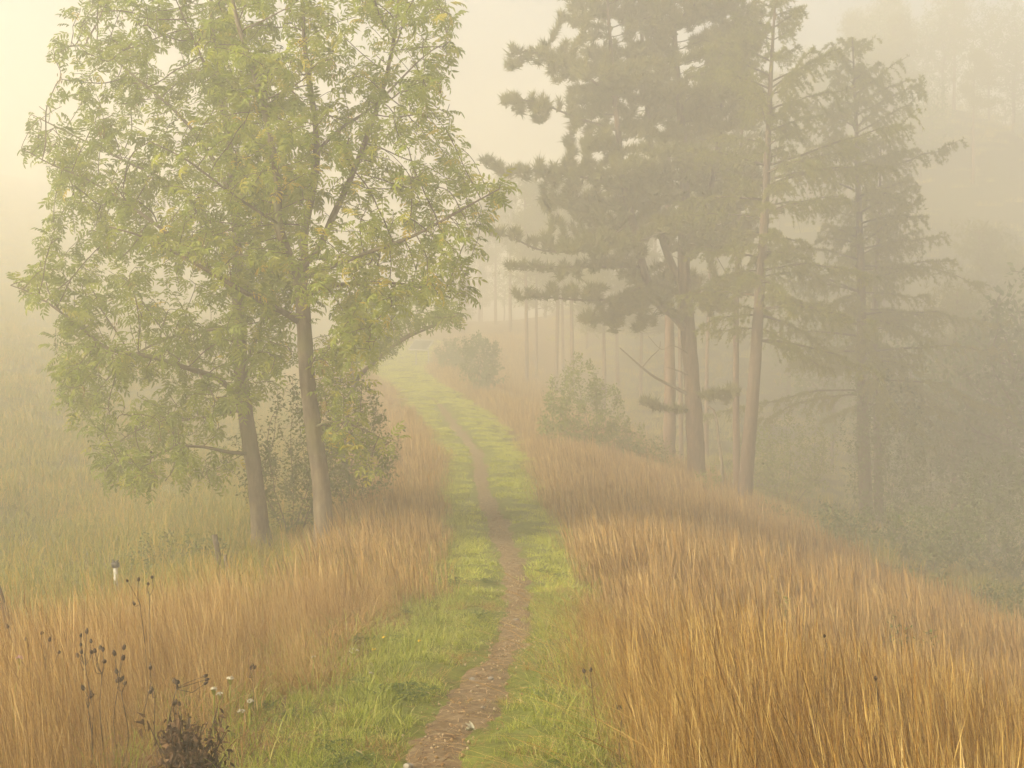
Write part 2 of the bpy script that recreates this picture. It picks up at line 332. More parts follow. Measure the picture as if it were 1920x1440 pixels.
# ------------------------------------------------------------------ grasses: tufts instanced on scattered points
def ribbon_stalks(rg, n, spread, hmin, hmax, w0, lean, curve, segs, heads=0.0, tint=(0, 1), twist=True, wind=(-0.13, 0.0), headw=2.6, droop=0.0, clumps=(1, 0)):
    V = []; Qd = []; A = []; c = 0
    for i in range(n):
        r = spread * math.sqrt(rg.random()); th = rg.random() * 6.283
        if i % max(1, n // clumps[0]) == 0:
            cr = clumps[1] * math.sqrt(rg.random()); ct = rg.random() * 6.283; cc = (cr * math.cos(ct), cr * math.sin(ct)); ch = 0.8 + 0.3 * rg.random(); ctn = rg.normal(0, 0.1); cw = rg.normal(0, lean * 0.18, 2)
        b = np.array([cc[0] + r * math.cos(th), cc[1] + r * math.sin(th), -0.03]); h = ch * (hmin + (hmax - hmin) * rg.random()) * (1.2 if rg.random() < 0.05 else 1.0)
        out = np.array([math.cos(th), math.sin(th)]) * (r / max(spread, 1e-3)) * lean * rg.random() + rg.normal(0, lean * 0.45, 2) + np.array(wind) + cw
        t = np.linspace(0, 1, segs + 1); cu = curve * (0.4 + rg.random())
        x = b[0] + out[0] * h * (t * 0.6 + cu * t * t); y = b[1] + out[1] * h * (t * 0.6 + cu * t * t)
        z = b[2] + h * (t - droop * (0.5 + rg.random()) * t ** 3) * (1 - 0.3 * min(1, np.hypot(*out)) * t)
        ph = rg.random() * 3.1416; side = np.array([math.cos(ph), math.sin(ph), 0])
        w = w0 * (0.7 + 0.6 * rg.random()) * (1 - 0.75 * t)
        if heads and rg.random() < heads:
            w = w + w0 * headw * 0.5 * (t > 0.72) * (t < 0.99) * (0.35 + 1.1 * (np.arange(segs + 1) % 2)) * (0.7 + 0.6 * rg.random())
        p = np.stack([x, y, z], 1)
        vv = np.stack([p - side * w[:, None] / 2, p + side * w[:, None] / 2], 1).reshape(-1, 3)
        j = np.arange(segs) * 2 + c
        V.append(vv); Qd.append(np.stack([j, j + 1, j + 3, j + 2], 1)); c += len(vv)
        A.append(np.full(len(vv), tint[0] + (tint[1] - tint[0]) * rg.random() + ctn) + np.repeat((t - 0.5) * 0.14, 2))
    return np.concatenate(V), np.concatenate(Qd), np.concatenate(A)
def tuft_set(prefix, count, build):
    c = bpy.data.collections.new(prefix)
    for i in range(count):
        V, Qd, A, mat = build(rng(1000 + i * 7 + len(prefix) * 131), i)
        c.objects.link(bpy.data.objects.new('%s_%02d' % (prefix, i), make_mesh('%s_%02d' % (prefix, i), V, Qd, None, mat, {'tint': A})))
    return c, count
def scatter(name, pts, rot, scl, tset, rg, idx=None):
    coll, cnt = tset; n = len(pts)
    me = bpy.data.meshes.new(name); me.vertices.add(n); me.vertices.foreach_set('co', np.ascontiguousarray(pts, np.float32).ravel())
    a = me.attributes.new('rot', 'FLOAT_VECTOR', 'POINT'); a.data.foreach_set('vector', np.ascontiguousarray(rot, np.float32).ravel())
    a = me.attributes.new('scl', 'FLOAT_VECTOR', 'POINT'); a.data.foreach_set('vector', np.ascontiguousarray(scl, np.float32).ravel())
    a = me.attributes.new('idx', 'INT', 'POINT'); a.data.foreach_set('value', np.ascontiguousarray(rg.integers(0, cnt, n) if idx is None else idx, np.int32))
    o = link(name, me)
    g = bpy.data.node_groups.new(name + '_nodes', 'GeometryNodeTree')
    g.interface.new_socket('Geometry', in_out='INPUT', socket_type='NodeSocketGeometry'); g.interface.new_socket('Geometry', in_out='OUTPUT', socket_type='NodeSocketGeometry')
    gi = g.nodes.new('NodeGroupInput'); go = g.nodes.new('NodeGroupOutput'); iop = g.nodes.new('GeometryNodeInstanceOnPoints'); ci = g.nodes.new('GeometryNodeCollectionInfo')
    ci.inputs['Collection'].default_value = coll; ci.inputs['Separate Children'].default_value = True; ci.inputs['Reset Children'].default_value = True
    def na(nm, t): x = g.nodes.new('GeometryNodeInputNamedAttribute'); x.data_type = t; x.inputs[0].default_value = nm; return x.outputs['Attribute']
    g.links.new(gi.outputs[0], iop.inputs['Points']); g.links.new(ci.outputs[0], iop.inputs['Instance']); iop.inputs['Pick Instance'].default_value = True
    g.links.new(na('idx', 'INT'), iop.inputs['Instance Index']); g.links.new(na('scl', 'FLOAT_VECTOR'), iop.inputs['Scale'])
    er = g.nodes.new('FunctionNodeEulerToRotation'); g.links.new(na('rot', 'FLOAT_VECTOR'), er.inputs[0]); g.links.new(er.outputs[0], iop.inputs['Rotation'])
    g.links.new(iop.outputs[0], go.inputs[0])
    o.modifiers.new('scatter', 'NODES').node_group = g
    return o
def sample(rg, x0, x1, y0, y1, dens, dens_far=None):
    """points in a box, kept inside the camera's view with a generous margin"""
    n = int((x1 - x0) * (y1 - y0) * dens); x = x0 + (x1 - x0) * rg.random(n); y = y0 + (y1 - y0) * rg.random(n)
    if dens_far is not None:
        t = (y - y0) / (y1 - y0); k = rg.random(n) < (dens * (1 - t) + dens_far * t) / dens; x, y = x[k], y[k]
    k = np.abs(x) < y * 0.40 + 1.6
    return x[k], y[k]
def put(name, x, y, tset, rg, smin, smax, label, cat, zs=None, tilt=0.06, spin=6.283, size=None):
    n = len(x); rot = np.stack([rg.normal(0, tilt, n), rg.normal(0, tilt, n), (rg.random(n) - 0.5) * spin], 1)
    s = smin + (smax - smin) * rg.random(n)
    if size is not None: s = s * size
    scl = np.stack([s, s, s * (1 if zs is None else zs)], 1)
    o = scatter(name, np.stack([x, y, height(x, y)], 1), rot, scl, tset, rg)
    return tag(o, label, cat, kind='stuff')

TUFT = {}
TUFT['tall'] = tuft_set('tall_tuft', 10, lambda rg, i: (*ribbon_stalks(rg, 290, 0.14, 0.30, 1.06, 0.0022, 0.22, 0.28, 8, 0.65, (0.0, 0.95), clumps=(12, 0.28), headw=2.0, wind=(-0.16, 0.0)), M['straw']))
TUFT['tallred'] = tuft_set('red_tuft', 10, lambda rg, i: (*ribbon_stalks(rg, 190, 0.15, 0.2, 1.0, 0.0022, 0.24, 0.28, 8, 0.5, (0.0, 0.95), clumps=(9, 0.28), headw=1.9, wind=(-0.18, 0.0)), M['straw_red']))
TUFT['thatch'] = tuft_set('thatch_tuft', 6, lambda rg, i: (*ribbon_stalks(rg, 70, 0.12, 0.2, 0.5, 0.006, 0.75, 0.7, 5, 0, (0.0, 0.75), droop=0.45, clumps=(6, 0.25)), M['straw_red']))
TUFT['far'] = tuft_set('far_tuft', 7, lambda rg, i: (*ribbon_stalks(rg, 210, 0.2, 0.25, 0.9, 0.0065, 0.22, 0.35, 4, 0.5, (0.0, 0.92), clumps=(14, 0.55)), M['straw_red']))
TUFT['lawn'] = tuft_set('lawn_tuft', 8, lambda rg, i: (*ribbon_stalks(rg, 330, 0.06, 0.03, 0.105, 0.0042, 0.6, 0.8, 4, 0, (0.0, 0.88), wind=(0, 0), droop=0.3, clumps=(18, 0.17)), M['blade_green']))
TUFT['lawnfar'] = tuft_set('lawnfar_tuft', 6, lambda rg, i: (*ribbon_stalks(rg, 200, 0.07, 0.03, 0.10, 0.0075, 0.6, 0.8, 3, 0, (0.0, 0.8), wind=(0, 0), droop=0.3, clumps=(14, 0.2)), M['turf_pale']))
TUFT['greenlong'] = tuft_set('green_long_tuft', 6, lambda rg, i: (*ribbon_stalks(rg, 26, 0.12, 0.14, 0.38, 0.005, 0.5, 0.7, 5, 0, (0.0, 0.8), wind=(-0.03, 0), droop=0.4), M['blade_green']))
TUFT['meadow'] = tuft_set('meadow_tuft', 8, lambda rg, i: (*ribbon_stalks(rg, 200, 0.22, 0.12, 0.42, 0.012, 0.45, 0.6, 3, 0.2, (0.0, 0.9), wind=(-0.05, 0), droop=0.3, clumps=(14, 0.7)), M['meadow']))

def rosette(rg):
    V, Qd, A, n = [], [], [], 0
    for i in range(26):
        cx, cy_ = rg.normal(0, 0.09, 2)
        for j in range(5):
            v, q = leaflet(0.035 * (0.6 + 0.8 * rg.random()), 0.018, 0.25, 0.25); v = v @ (rotz(rg.random() * 6.283) @ roty(-0.35 + rg.normal(0, 0.2))).T + np.array([cx, cy_, 0.035])
            V.append(v); Qd.append(q + n); A.append(np.full(6, 0.1 + 0.35 * rg.random())); n += 6
    return np.concatenate(V), np.concatenate(Qd), np.concatenate(A)
rg = rng(11)
# short turf either side of the path
x, y = sample(rg, -3, 3, 3.2, 14, 24)
k = (x > xl(y) - 0.5 * rg.random(len(x)) ** 2) & (x < xr(y) + 0.35 * rg.random(len(x)) ** 2) & (np.abs(x - xc(y)) > pw(y) + 0.13 + 0.05 * rg.random(len(x)))
x, y = x[k], y[k]; dpath = np.abs(x - xc(y)) - pw(y)
sz = 0.65 + 0.4 * np.clip(dpath / 0.5, 0, 1) + 0.45 * (fbm(x * 2.5, y * 2.5, 6) - 0.35)
zs_ = np.clip(sz, 0.5, 1.6)
put('short_turf', x, y, TUFT['lawn'], rg, 0.85, 1.1, 'short bright green turf lining both sides of the dirt path', 'grass', zs=zs_)
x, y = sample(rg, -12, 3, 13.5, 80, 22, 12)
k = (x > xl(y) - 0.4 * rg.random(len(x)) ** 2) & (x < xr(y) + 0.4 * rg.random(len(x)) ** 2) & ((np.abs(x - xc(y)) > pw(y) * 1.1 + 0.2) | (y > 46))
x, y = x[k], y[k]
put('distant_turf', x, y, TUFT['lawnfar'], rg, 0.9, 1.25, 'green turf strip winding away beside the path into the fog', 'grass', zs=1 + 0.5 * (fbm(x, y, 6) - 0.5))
# small tussocks breaking the edge of the path, longer green blades where turf meets the tall grass
x, y = sample(rg, -4, 3, 3.2, 30, 60, 25)
dl = xl(y) - x; dr = x - xr(y); dp = np.abs(x - xc(y)) / pw(y)
small = (dp > 0.75) & (dp < 2.1) & (y < 20)
k = ((dl > -0.25) & (dl < 0.9) & (rg.random(len(x)) < 0.55 - 0.5 * dl)) | ((dr > -0.15) & (dr < 0.4) & (rg.random(len(x)) < 0.5)) | (small & (rg.random(len(x)) < 0.75)) | ((dp <= 0.75) & (y < 20) & (rg.random(len(x)) < 0.05))
sz = np.where(dp < 2.1, 0.28 + 0.1 * rg.random(len(x)), 1.0)
put('long_green_blades', x[k], y[k], TUFT['greenlong'], rg, 0.55, 1.1, 'longer green grass blades along the path edge and the tall dry grass', 'grass', size=sz[k])
# tall golden grass, right
x, y = sample(rg, 0, 7, 3.2, 11.5, 12, 10)
dr = x - xr(y); k = dr > 0.2 + 0.3 * (fbm(x * 1.3, y * 1.3, 8) - 0.5)
x, y, dr = x[k], y[k], dr[k]; brow = 1 - 0.5 * sstep(8.2, 9.4, y + 0.8 * (fbm(x * 0.8, y * 0.8, 14) - 0.5))
put('golden_grass', x, y, TUFT['tall'], rg, 0.8, 1.1, 'tall golden dry grass standing thick right of the path in the foreground', 'grass', spin=1.2, size=(0.52 + 0.33 * sstep(0, 0.8, dr)) * brow)
kk = rg.random(len(x)) < 0.3
put('rusty_grass', x[kk], y[kk], TUFT['tallred'], rg, 0.7, 1.1, 'rusty brown grass mixed into the golden grass right of the path', 'grass', spin=1.6, size=((0.5 + 0.33 * sstep(0, 0.8, dr)) * brow)[kk])
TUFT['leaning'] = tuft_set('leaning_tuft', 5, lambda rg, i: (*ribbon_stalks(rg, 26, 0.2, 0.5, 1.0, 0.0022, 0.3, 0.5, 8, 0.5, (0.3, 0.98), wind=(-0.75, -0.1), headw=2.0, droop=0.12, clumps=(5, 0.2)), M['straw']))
kk = (dr < 0.75) & (rg.random(len(x)) < 0.7)
put('leaning_straw', x[kk], y[kk], TUFT['leaning'], rg, 0.6, 1.0, 'long pale straw stems leaning out of the golden grass over the turf', 'grass', spin=0.9)
kk = rg.random(len(x)) < 0.22
put('bent_straw', x[kk], y[kk], TUFT['leaning'], rg, 0.6, 0.95, 'bent pale straw stems crossing through the golden grass', 'grass', spin=6.283)
put('golden_thatch', x[::2], y[::2], TUFT['thatch'], rg, 0.6, 1.1, 'bent dry grass blades under the golden grass right of the path', 'grass')
# tall brown grass, left foreground
x, y = sample(rg, -7, 1, 3.2, 14, 11, 9)
dl = xl(y) - x; k = dl > 0.2 + 0.5 * (fbm(x * 1.1, y * 1.1, 12) - 0.4)
x, y, dl = x[k], y[k], dl[k]; nearp = 1 - sstep(1.3, 2.1, dl); hgt = (0.40 + 0.46 * sstep(0.0, 1.4, dl)) * (np.interp(y, [8, 12, 15], [1.06, 0.70, 0.42]) * (1 - nearp) + np.interp(y, [8, 12, 15], [1.0, 0.82, 0.64]) * nearp)
k = rg.random(len(x)) < 0.75 + 0.25 * sstep(0.2, 1.6, dl)
put('brown_grass', x[k], y[k], TUFT['tallred'], rg, 0.78, 1.12, 'tall brown dry grass left of the path in the foreground', 'grass', spin=1.2, size=hgt[k])
put('brown_thatch', x[::2], y[::2], TUFT['thatch'], rg, 0.6, 1.1, 'matted bent brown grass blades left of the path', 'grass')
x, y = sample(rg, -7, 1, 3.2, 20, 20, 12); dl = xl(y) - x; k = (dl > 0.3) & (rg.random(len(x)) < 0.32 * np.exp(-dl / 3.5)) & (fbm(x * 0.9, y * 0.9, 77) > 0.42)
put('green_undergrowth', x[k], y[k], TUFT['greenlong'], rg, 0.8, 1.5, 'green blades growing up through the brown grass on the left', 'grass')
TUFT['weed'] = tuft_set('weed_tuft', 5, lambda rg, i: (*rosette(rg), M['shrub_leaf']))
x, y = sample(rg, -3, 3, 3.2, 18, 9, 5); k = (x > xl(y) - 0.5) & (x < xr(y) + 0.3) & (np.abs(x - xc(y)) > pw(y) * 1.2 + 0.1) & (fbm(x * 1.1 + 9, y * 1.1, 58) > 0.56)
put('turf_weeds', x[k], y[k], TUFT['weed'], rg, 0.45, 0.85, 'small broad leaved weeds growing in the green turf', 'weeds')
x, y = sample(rg, -3, 3, 3.2, 16, 9, 5); k = (x > xl(y) - 0.2) & (x < xr(y) + 0.2) & (np.abs(x - xc(y)) > pw(y) * 0.9) & (fbm(x * 1.7, y * 1.7, 55) > 0.46)
put('turf_straw', x[k], y[k], TUFT['thatch'], rg, 0.25, 0.5, 'dry straw blades lying in the green turf', 'grass', zs=0.55)
# further tall grass on both banks
x, y = sample(rg, -12, 22, 11.5, 80, 6.2, 1.8)
dl = xl(y) - x; dr = x - xr(y)
rightk = (dr > 0.25) & (dr < 7.5 + 3 * (fbm(x * 0.3, y * 0.3, 2) - 0.5) - 0.03 * y)
leftk = (dl > 0.2) & (y > 13) & (rg.random(len(x)) < np.clip(1.3 - dl / (1.7 + 0.02 * y), 0, 1))
k = rightk | leftk
x, y = x[k], y[k]; dd = np.minimum(np.abs(xl(y) - x), np.abs(x - xr(y)))
put('distant_tall_grass', x, y, TUFT['far'], rg, 0.8, 1.15, 'reddish tall dry grass covering the banks further along the path', 'grass', spin=1.2, size=(0.5 + 0.4 * sstep(0, 1.2, dd)) * np.where(x > xc(y), 1 - 0.35 * (1 - sstep(12, 15, y)), np.where(xl(y) - x < 1.5, 0.8, 0.42 + 0.45 * sstep(20, 30, y))))
# rough meadow on the left slope and under the trees on the right
x, y = sample(rg, -62, 0, 13, 130, 2.6, 1.0)
k = (xl(y) - 0.6 - x > 0) & (rg.random(len(x)) < 0.3 + 0.7 * sstep(0.5, 3.0, xl(y) - x))
x, y = x[k], y[k]; patch = fbm(x * 0.25, y * 0.18, 41)
put('meadow_grass', x, y, TUFT['meadow'], rg, 0.8, 1.3, 'rough green and straw meadow on the slope left of the ash trees', 'grass', zs=(0.5 + 1.1 * patch))
x, y = sample(rg, 3, 60, 12, 110, 1.2, 0.4)
k = x - xr(y) > 6.0 - 0.03 * y
put('woodland_grass', x[k], y[k], TUFT['meadow'], rg, 0.8, 1.6, 'rough green grass under the trees on the right bank', 'grass')

# ------------------------------------------------------------------ tree growing
def grow(seed_nodes, seed_par, att, D, di, dk, iters=140, tropism=(0, 0, 0), maxn=30000, jitter=0.0, seed=1, root_ok=None):
    """space colonisation from a hand-placed skeleton; returns node positions and parents"""
    rg = rng(seed); n0 = len(seed_nodes)
    pos = np.zeros((maxn, 3)); pos[:n0] = seed_nodes; par = list(seed_par); nch = np.zeros(maxn, int); n = n0
    for p in par:
        if p >= 0: nch[p] += 1
    ok = np.ones(maxn, bool)
    if root_ok is not None: ok[:n0] = root_ok
    A = np.asarray(att, float); nd = np.full(len(A), 1e9); ni = np.zeros(len(A), int)
    def upd(lo, hi):
        idx = np.arange(lo, hi)[ok[lo:hi]]
        for c in range(0, len(idx), 400):
            s = idx[c:c + 400]; d = ((A[:, None] - pos[None, s]) ** 2).sum(-1); j = d.argmin(1); dm = np.sqrt(d[np.arange(len(A)), j]); m = dm < nd
            nd[m] = dm[m]; ni[m] = s[j[m]]
    upd(0, n); tr = np.asarray(tropism, float)
    for it in range(iters):
        act = nd < di
        if not act.any(): break
        tgt = ni[act]; dirs = norm(A[act] - pos[tgt])
        un, inv = np.unique(tgt, return_inverse=True); sm = np.zeros((len(un), 3)); np.add.at(sm, inv, dirs)
        k = nch[un] < 3; un = un[k]; sm = norm(sm[k]) + tr + (rg.normal(0, jitter, (k.sum(), 3)) if jitter else 0)
        if len(un) == 0 or n + len(un) >= maxn: break
        new = pos[un] + D * norm(sm); lo = n; pos[n:n + len(un)] = new; par.extend(un.tolist()); nch[un] += 1; n += len(un)
        upd(lo, n); keep = nd > dk; A, nd, ni = A[keep], nd[keep], ni[keep]
        if len(A) == 0: break
    return pos[:n].copy(), np.array(par)
def topology(par):
    ch = [[] for _ in par]
    for i, p in enumerate(par):
        if p >= 0: ch[p].append(i)
    return ch
def radii(par, r0, p, order=None):
    n = len(par); acc = np.zeros(n); tips = np.zeros(n, int)
    for i in range(n - 1, -1, -1):                       # parents always come before their children
        if acc[i] == 0: acc[i] = r0 ** p; tips[i] = 1
        if par[i] >= 0: acc[par[i]] += acc[i]; tips[par[i]] += tips[i]
    return acc ** (1 / p), tips
def chains(par, rad):
    ch = topology(par); out = []; st = [i for i, p in enumerate(par) if p < 0]; st = [(s, -1) for s in st]
    while st:
        s, pr = st.pop(); c = [pr] if pr >= 0 else []; cur = s
        while True:
            c.append(cur); k = ch[cur]
            if not k: break
            k = sorted(k, key=lambda q: -rad[q]); st.extend((q, cur) for q in k[1:]); cur = k[0]
        out.append(c)
    return out
def smooth_skel(pos, par, fixed, it=2, f=0.35):
    ch = topology(par)
    for _ in range(it):
        q = pos.copy()
        for i in range(len(par)):
            if i < fixed or par[i] < 0: continue
            if len(ch[i]) == 1: q[i] = pos[i] * (1 - f) + f * 0.5 * (pos[par[i]] + pos[ch[i][0]])
        pos = q
    return pos
class Skel:
    """hand-placed trunks and limbs"""
    def __init__(s): s.p = []; s.par = []; s.r = []
    def add(s, pts, at=None, step=0.15, r=(0.1, 0.02)):
        q = spline(pts, step); rr = np.linspace(r[0], r[1], len(q)); prev = at if at is not None else -1
        if at is not None: q = q[1:]; rr = rr[1:]
        ids = []
        for a, b in zip(q, rr): s.p.append(a); s.par.append(prev); s.r.append(b); prev = len(s.p) - 1; ids.append(prev)
        return ids
    def near(s, pt): return int(np.argmin(((np.array(s.p) - pt) ** 2).sum(1)))
    def limb(s, pts, step=0.15, r=(0.04, 0.012)):
        k = s.near(pts[0]); pts = [s.p[k]] + list(pts[1:]); return s.add(pts, k, step, r)
def in_poly(poly, u, v):
    poly = np.asarray(poly, float); c = np.zeros(len(u), bool); j = len(poly) - 1
    for i in range(len(poly)):
        a, b = poly[i], poly[j]; m = ((a[1] > v) != (b[1] > v)) & (u < (b[0] - a[0]) * (v - a[1]) / (b[1] - a[1] + 1e-9) + a[0]); c ^= m; j = i
    return c
def poly_attr(poly, n, y0, dep, rg, clamp=2.0):
    poly = np.asarray(poly, float); lo, hi = poly.min(0), poly.max(0); out = []
    while len(out) < n:
        u = lo[0] + (hi[0] - lo[0]) * rg.random(4 * n); v = lo[1] + (hi[1] - lo[1]) * rg.random(4 * n); k = in_poly(poly, u, v)
        for a, b in zip(u[k], v[k]): out.append(P(a, b, y0 + float(np.clip(rg.normal(0, dep), -clamp * dep, clamp * dep))))
    return np.array(out[:n])
def wood_parts(root, off, pos, par, rad, mat, twigmat, rmin=0.016, base_flare=0.0, trunk_n=12, rg=None):
    """trunk = thickest chain, limbs = other thick chains (a mesh each), the rest is one mesh of twigs"""
    cs = chains(par, rad); cs.sort(key=lambda c: -rad[c[min(1, len(c) - 1)]]); tw = Acc(); nl = 0
    for q, c in enumerate(cs):
        pts = pos[c]; r = rad[c].copy()
        if len(c) < 2: continue
        if q > 0: r[0] = min(r[0], r[1] * 1.15)
        if q == 0:
            if base_flare: 
                hh = pts[:, 2] - pts[0, 2]; r = r * (1 + base_flare * np.exp(-hh / 0.22))
            V, Q, T = tube(pts, r, trunk_n, True, 0.16, rg); a = Acc(); a.add(V, Q, T); link('trunk', a.mesh('trunk', mat, off, True), root)
        elif r[1] > rmin and nl < 40 and len(c) > 4:
            V, Q, T = tube(pts, r, 7 if r[1] > 0.03 else 5, True); a = Acc(); a.add(V, Q, T); link('limb', a.mesh('limb', mat, off, True), root); nl += 1
        else:
            V, Q, T = tube(pts, r, 3, False); tw.add(V, Q)
    if tw.n: tag(link('twigs', tw.mesh('twigs', twigmat, off, True), root), kind='stuff')
    return cs

# ------------------------------------------------------------------ leaves
def pinnate(rg, L=0.21, pairs=4):
    V = []; Qd = []; n = 0
    bend = 0.9 + 0.5 * rg.random()
    def mid(t): return np.array([L * t * (1 - 0.12 * bend * t), 0, -L * 0.35 * bend * t * t]), -0.7 * bend * t
    items = [(t, s) for t in np.linspace(0.32, 0.9, pairs) for s in (-1, 1)] + [(1.0, 0)]
    for t, s in items:
        p, pit = mid(t); v, q = leaflet(0.075 * (0.85 + 0.3 * rg.random()), 0.026, 0.35, 0.2 + 0.3 * rg.random())
        A = roty(-pit) @ (rotz(s * (0.95 + 0.2 * rg.random())) @ (rotx(rg.normal(0, 0.3)) @ roty(0.1 + rg.normal(0, 0.15))))
        V.append(v @ A.T + p); Qd.append(q + n); n += 6
    p0 = np.array([[0, 0.0016, 0], [0, -0.0016, 0]]); pe, _ = mid(0.5); pf, _ = mid(1.0)
    V.append(np.array([p0[0], p0[1], pe + p0[1], pe + p0[0], pf + p0[1], pf + p0[0]])); Qd.append(np.array([[0, 1, 2, 3], [3, 2, 4, 5]]) + n)
    return np.concatenate(V), np.concatenate(Qd)
def crown_from(templates, pos, fwd, up, scale, tint, rg, name, mat, off, parent):
    k = rg.integers(0, len(templates), len(pos)); Vs, Qs, As, n = [], [], [], 0
    R = frames(fwd, up)
    for i, (tv, tq) in enumerate(templates):
        m = k == i
        if not m.any(): continue
        V, Q = stamp(tv, tq, R[m], pos[m], scale[m]); Vs.append(V); Qs.append(Q + n); As.append(np.repeat(tint[m], len(tv))); n += len(V)
    V = np.concatenate(Vs) - off; Q = np.concatenate(Qs)
    me = make_mesh(name, V, Q if Q.shape[1] == 4 else None, Q if Q.shape[1] == 3 else None, mat, {'tint': np.concatenate(As)})
    return tag(link(name, me, parent), kind='stuff')
def twig_leaves(pos, par, tips, rg, maxt, per):
    """leaf sites along the young twigs: positions, outward directions"""
    idx = np.where((tips <= maxt) & (par >= 0))[0]
    sp, sd = [], []
    for r in range(per):
        f = rg.random(len(idx))[:, None]; p = pos[par[idx]] * (1 - f) + pos[idx] * f; d = norm(pos[idx] - pos[par[idx]])
        rnd = norm(rg.normal(0, 1, d.shape)); side = norm(np.cross(d, rnd)); sp.append(p); sd.append(norm(d * (0.35 + 0.5 * rg.random((len(d), 1))) + side))
    return np.concatenate(sp), np.concatenate(sd)

# ------------------------------------------------------------------ the two ash trees left of the path
def PP(*pts, d): return [P(u, v, d + (dy if len(q) else 0)) for u, v, *q in pts for dy in [q[0] if q else 0]]
PIN = [pinnate(rng(70 + i), 0.20, 4 if i % 2 else 3) for i in range(6)]
def key_cluster(rg):
    a = Acc()
    for i in range(16):
        v, q = leaflet(0.042, 0.009, 0.1, 0.05); A = rotz(rg.random() * 6.28) @ roty(1.15 + rg.normal(0, 0.25)); o = np.array([rg.normal(0, 0.018), rg.normal(0, 0.018), -0.09 * rg.random()])
        a.add(v @ A.T + o, q, None, rg.random())
    return a.mesh('seed_cluster', M['ash_key'])
KEYS = [key_cluster(rng(90 + i)) for i in range(3)]
def ash(name, skel, att, label, seed, off, leaves_per=3, keys=40, r0=0.0046, D=0.125, maxt=3, lscale=1.0, ntr=0, bright=0.0, group=None):
    rg = rng(seed)
    pos, par = grow(np.array(skel.p), skel.par, att, D, 1.4, 0.20, 120, (0, 0, 0.12), jitter=0.10, seed=seed, root_ok=np.array([r > 0 for r in skel.r]) & (np.arange(len(skel.p)) > ntr))
    pos = smooth_skel(pos, par, len(skel.p)); rad, tips = radii(par, r0, 2.05)
    hand = np.array(skel.r); rad[:len(hand)] = np.where(hand > 0, np.maximum(hand, np.minimum(rad[:len(hand)], hand * 1.25)), rad[:len(hand)])
    root = empty(name, off, label, 'tree', group)
    wood_parts(root, off, pos, par, rad, M['bark_ash'], M['twig'], 0.014, 0.6, 16, rg)
    sp, sd = twig_leaves(pos, par, tips, rg, maxt, leaves_per)
    up = norm(np.array([0, 0, 1.0]) + rg.normal(0, 0.35, sp.shape)); sd = norm(sd + np.array([0, 0, 0.08]))
    gap = vnoise(sp[:, 0] * 1.6 + sp[:, 1] * 0.9, sp[:, 2] * 1.8 + sp[:, 1] * 0.7, 91); kp = rg.random(len(sp)) < 0.18 + 1.25 * gap; sp, sd, up = sp[kp], sd[kp], up[kp]
    tint = np.clip(rg.normal(0.46 + bright, 0.15, len(sp)), 0, 0.95); yl = rg.random(len(sp)) < 0.035; tint[yl] += 0.3
    crown_from(PIN, sp, sd, up, lscale * (0.55 + 0.75 * rg.random(len(sp))), tint, rg, 'crown', M['ash_leaf'], off, root)
    tip = np.where(tips <= 2)[0]; tip = rg.choice(tip, min(keys, len(tip)), False)
    for i in tip:
        o = tag(link('seed_cluster', KEYS[rg.integers(0, 3)], root, pos[i] - off - np.array([0, 0, 0.03])), kind='stuff'); o.scale = [1.0 + 0.8 * rg.random()] * 3; o.rotation_euler = (0, 0, rg.random() * 6)
    return len(pos), len(sp)

dR, dL = 18.5, 19.7
SR = Skel(); gR = P(612, 1080, dR); gR[2] = height(gR[0], gR[1]) - 0.08
SR.add([gR] + PP((609, 1030), (603, 920), (590, 820), (576, 715), (570, 610), (566, 545), d=dR), None, 0.12, (0.128, 0.088))
SR.limb(PP((566, 545), (545, 490, -.1), (522, 420, -.2), (520, 340, -.2), (505, 250, -.3), (480, 150, -.4), (445, 40, -.5), (425, -60, -.5), d=dR), 0.13, (0.068, 0.018))
SR.limb(PP((566, 545), (572, 500, .2), (570, 440, .3), (590, 330, .4), (592, 240, .4), (575, 120, .4), (568, 20, .4), (565, -90, .4), d=dR), 0.13, (0.06, 0.018))
SR.limb(PP((570, 500), (595, 470), (622, 410, .2), (655, 340, .3), (690, 250, .3), (720, 160, .3), (740, 60, .4), (750, -30, .5), d=dR), 0.13, (0.042, 0.012))
SR.limb(PP((569, 612), (540, 590, -.1), (480, 560, -.4), (420, 525, -.7), (350, 485, -.9), (270, 445, -1.1), (205, 425, -1.2), d=dR), 0.13, (0.042, 0.010))
SR.limb(PP((566, 560), (600, 540, .2), (690, 530, .4), (770, 535, .5), (850, 560, .5), d=dR), 0.13, (0.030, 0.008))
SR.limb(PP((567, 520), (620, 500, -.3), (700, 470, -.6), (780, 440, -.8), (880, 385, -.8), (935, 355, -.8), d=dR), 0.13, (0.030, 0.008))
SR.limb(PP((522, 430, -.2), (490, 400, -.6), (430, 360, -.9), (350, 300, -1.1), (280, 265, -1.2), d=dR), 0.13, (0.024, 0.007))
SR.limb(PP((573, 690), (600, 660, -.5), (640, 640, -.8), (690, 640, -.9), d=dR), 0.13, (0.016, 0.006))
SR.limb(PP((590, 810), (620, 790, -.3), (670, 800, -.4), (730, 830, -.4), d=dR), 0.13, (0.016, 0.006))
SR.limb(PP((590, 290, .4), (640, 240, .8), (700, 200, 1.0), (790, 110, 1.1), (835, 80, 1.1), d=dR), 0.13, (0.022, 0.006))
SL = Skel(); gL = P(491, 1050, dL); gL[2] = height(gL[0], gL[1]) - 0.08
SL.add([gL] + PP((489, 1000), (479, 900), (464, 800), (452, 700), (448, 600), (446, 520), (444, 440), (438, 350), (428, 260), (414, 160), (400, 60), (392, -60), d=dL), None, 0.12, (0.128, 0.018))
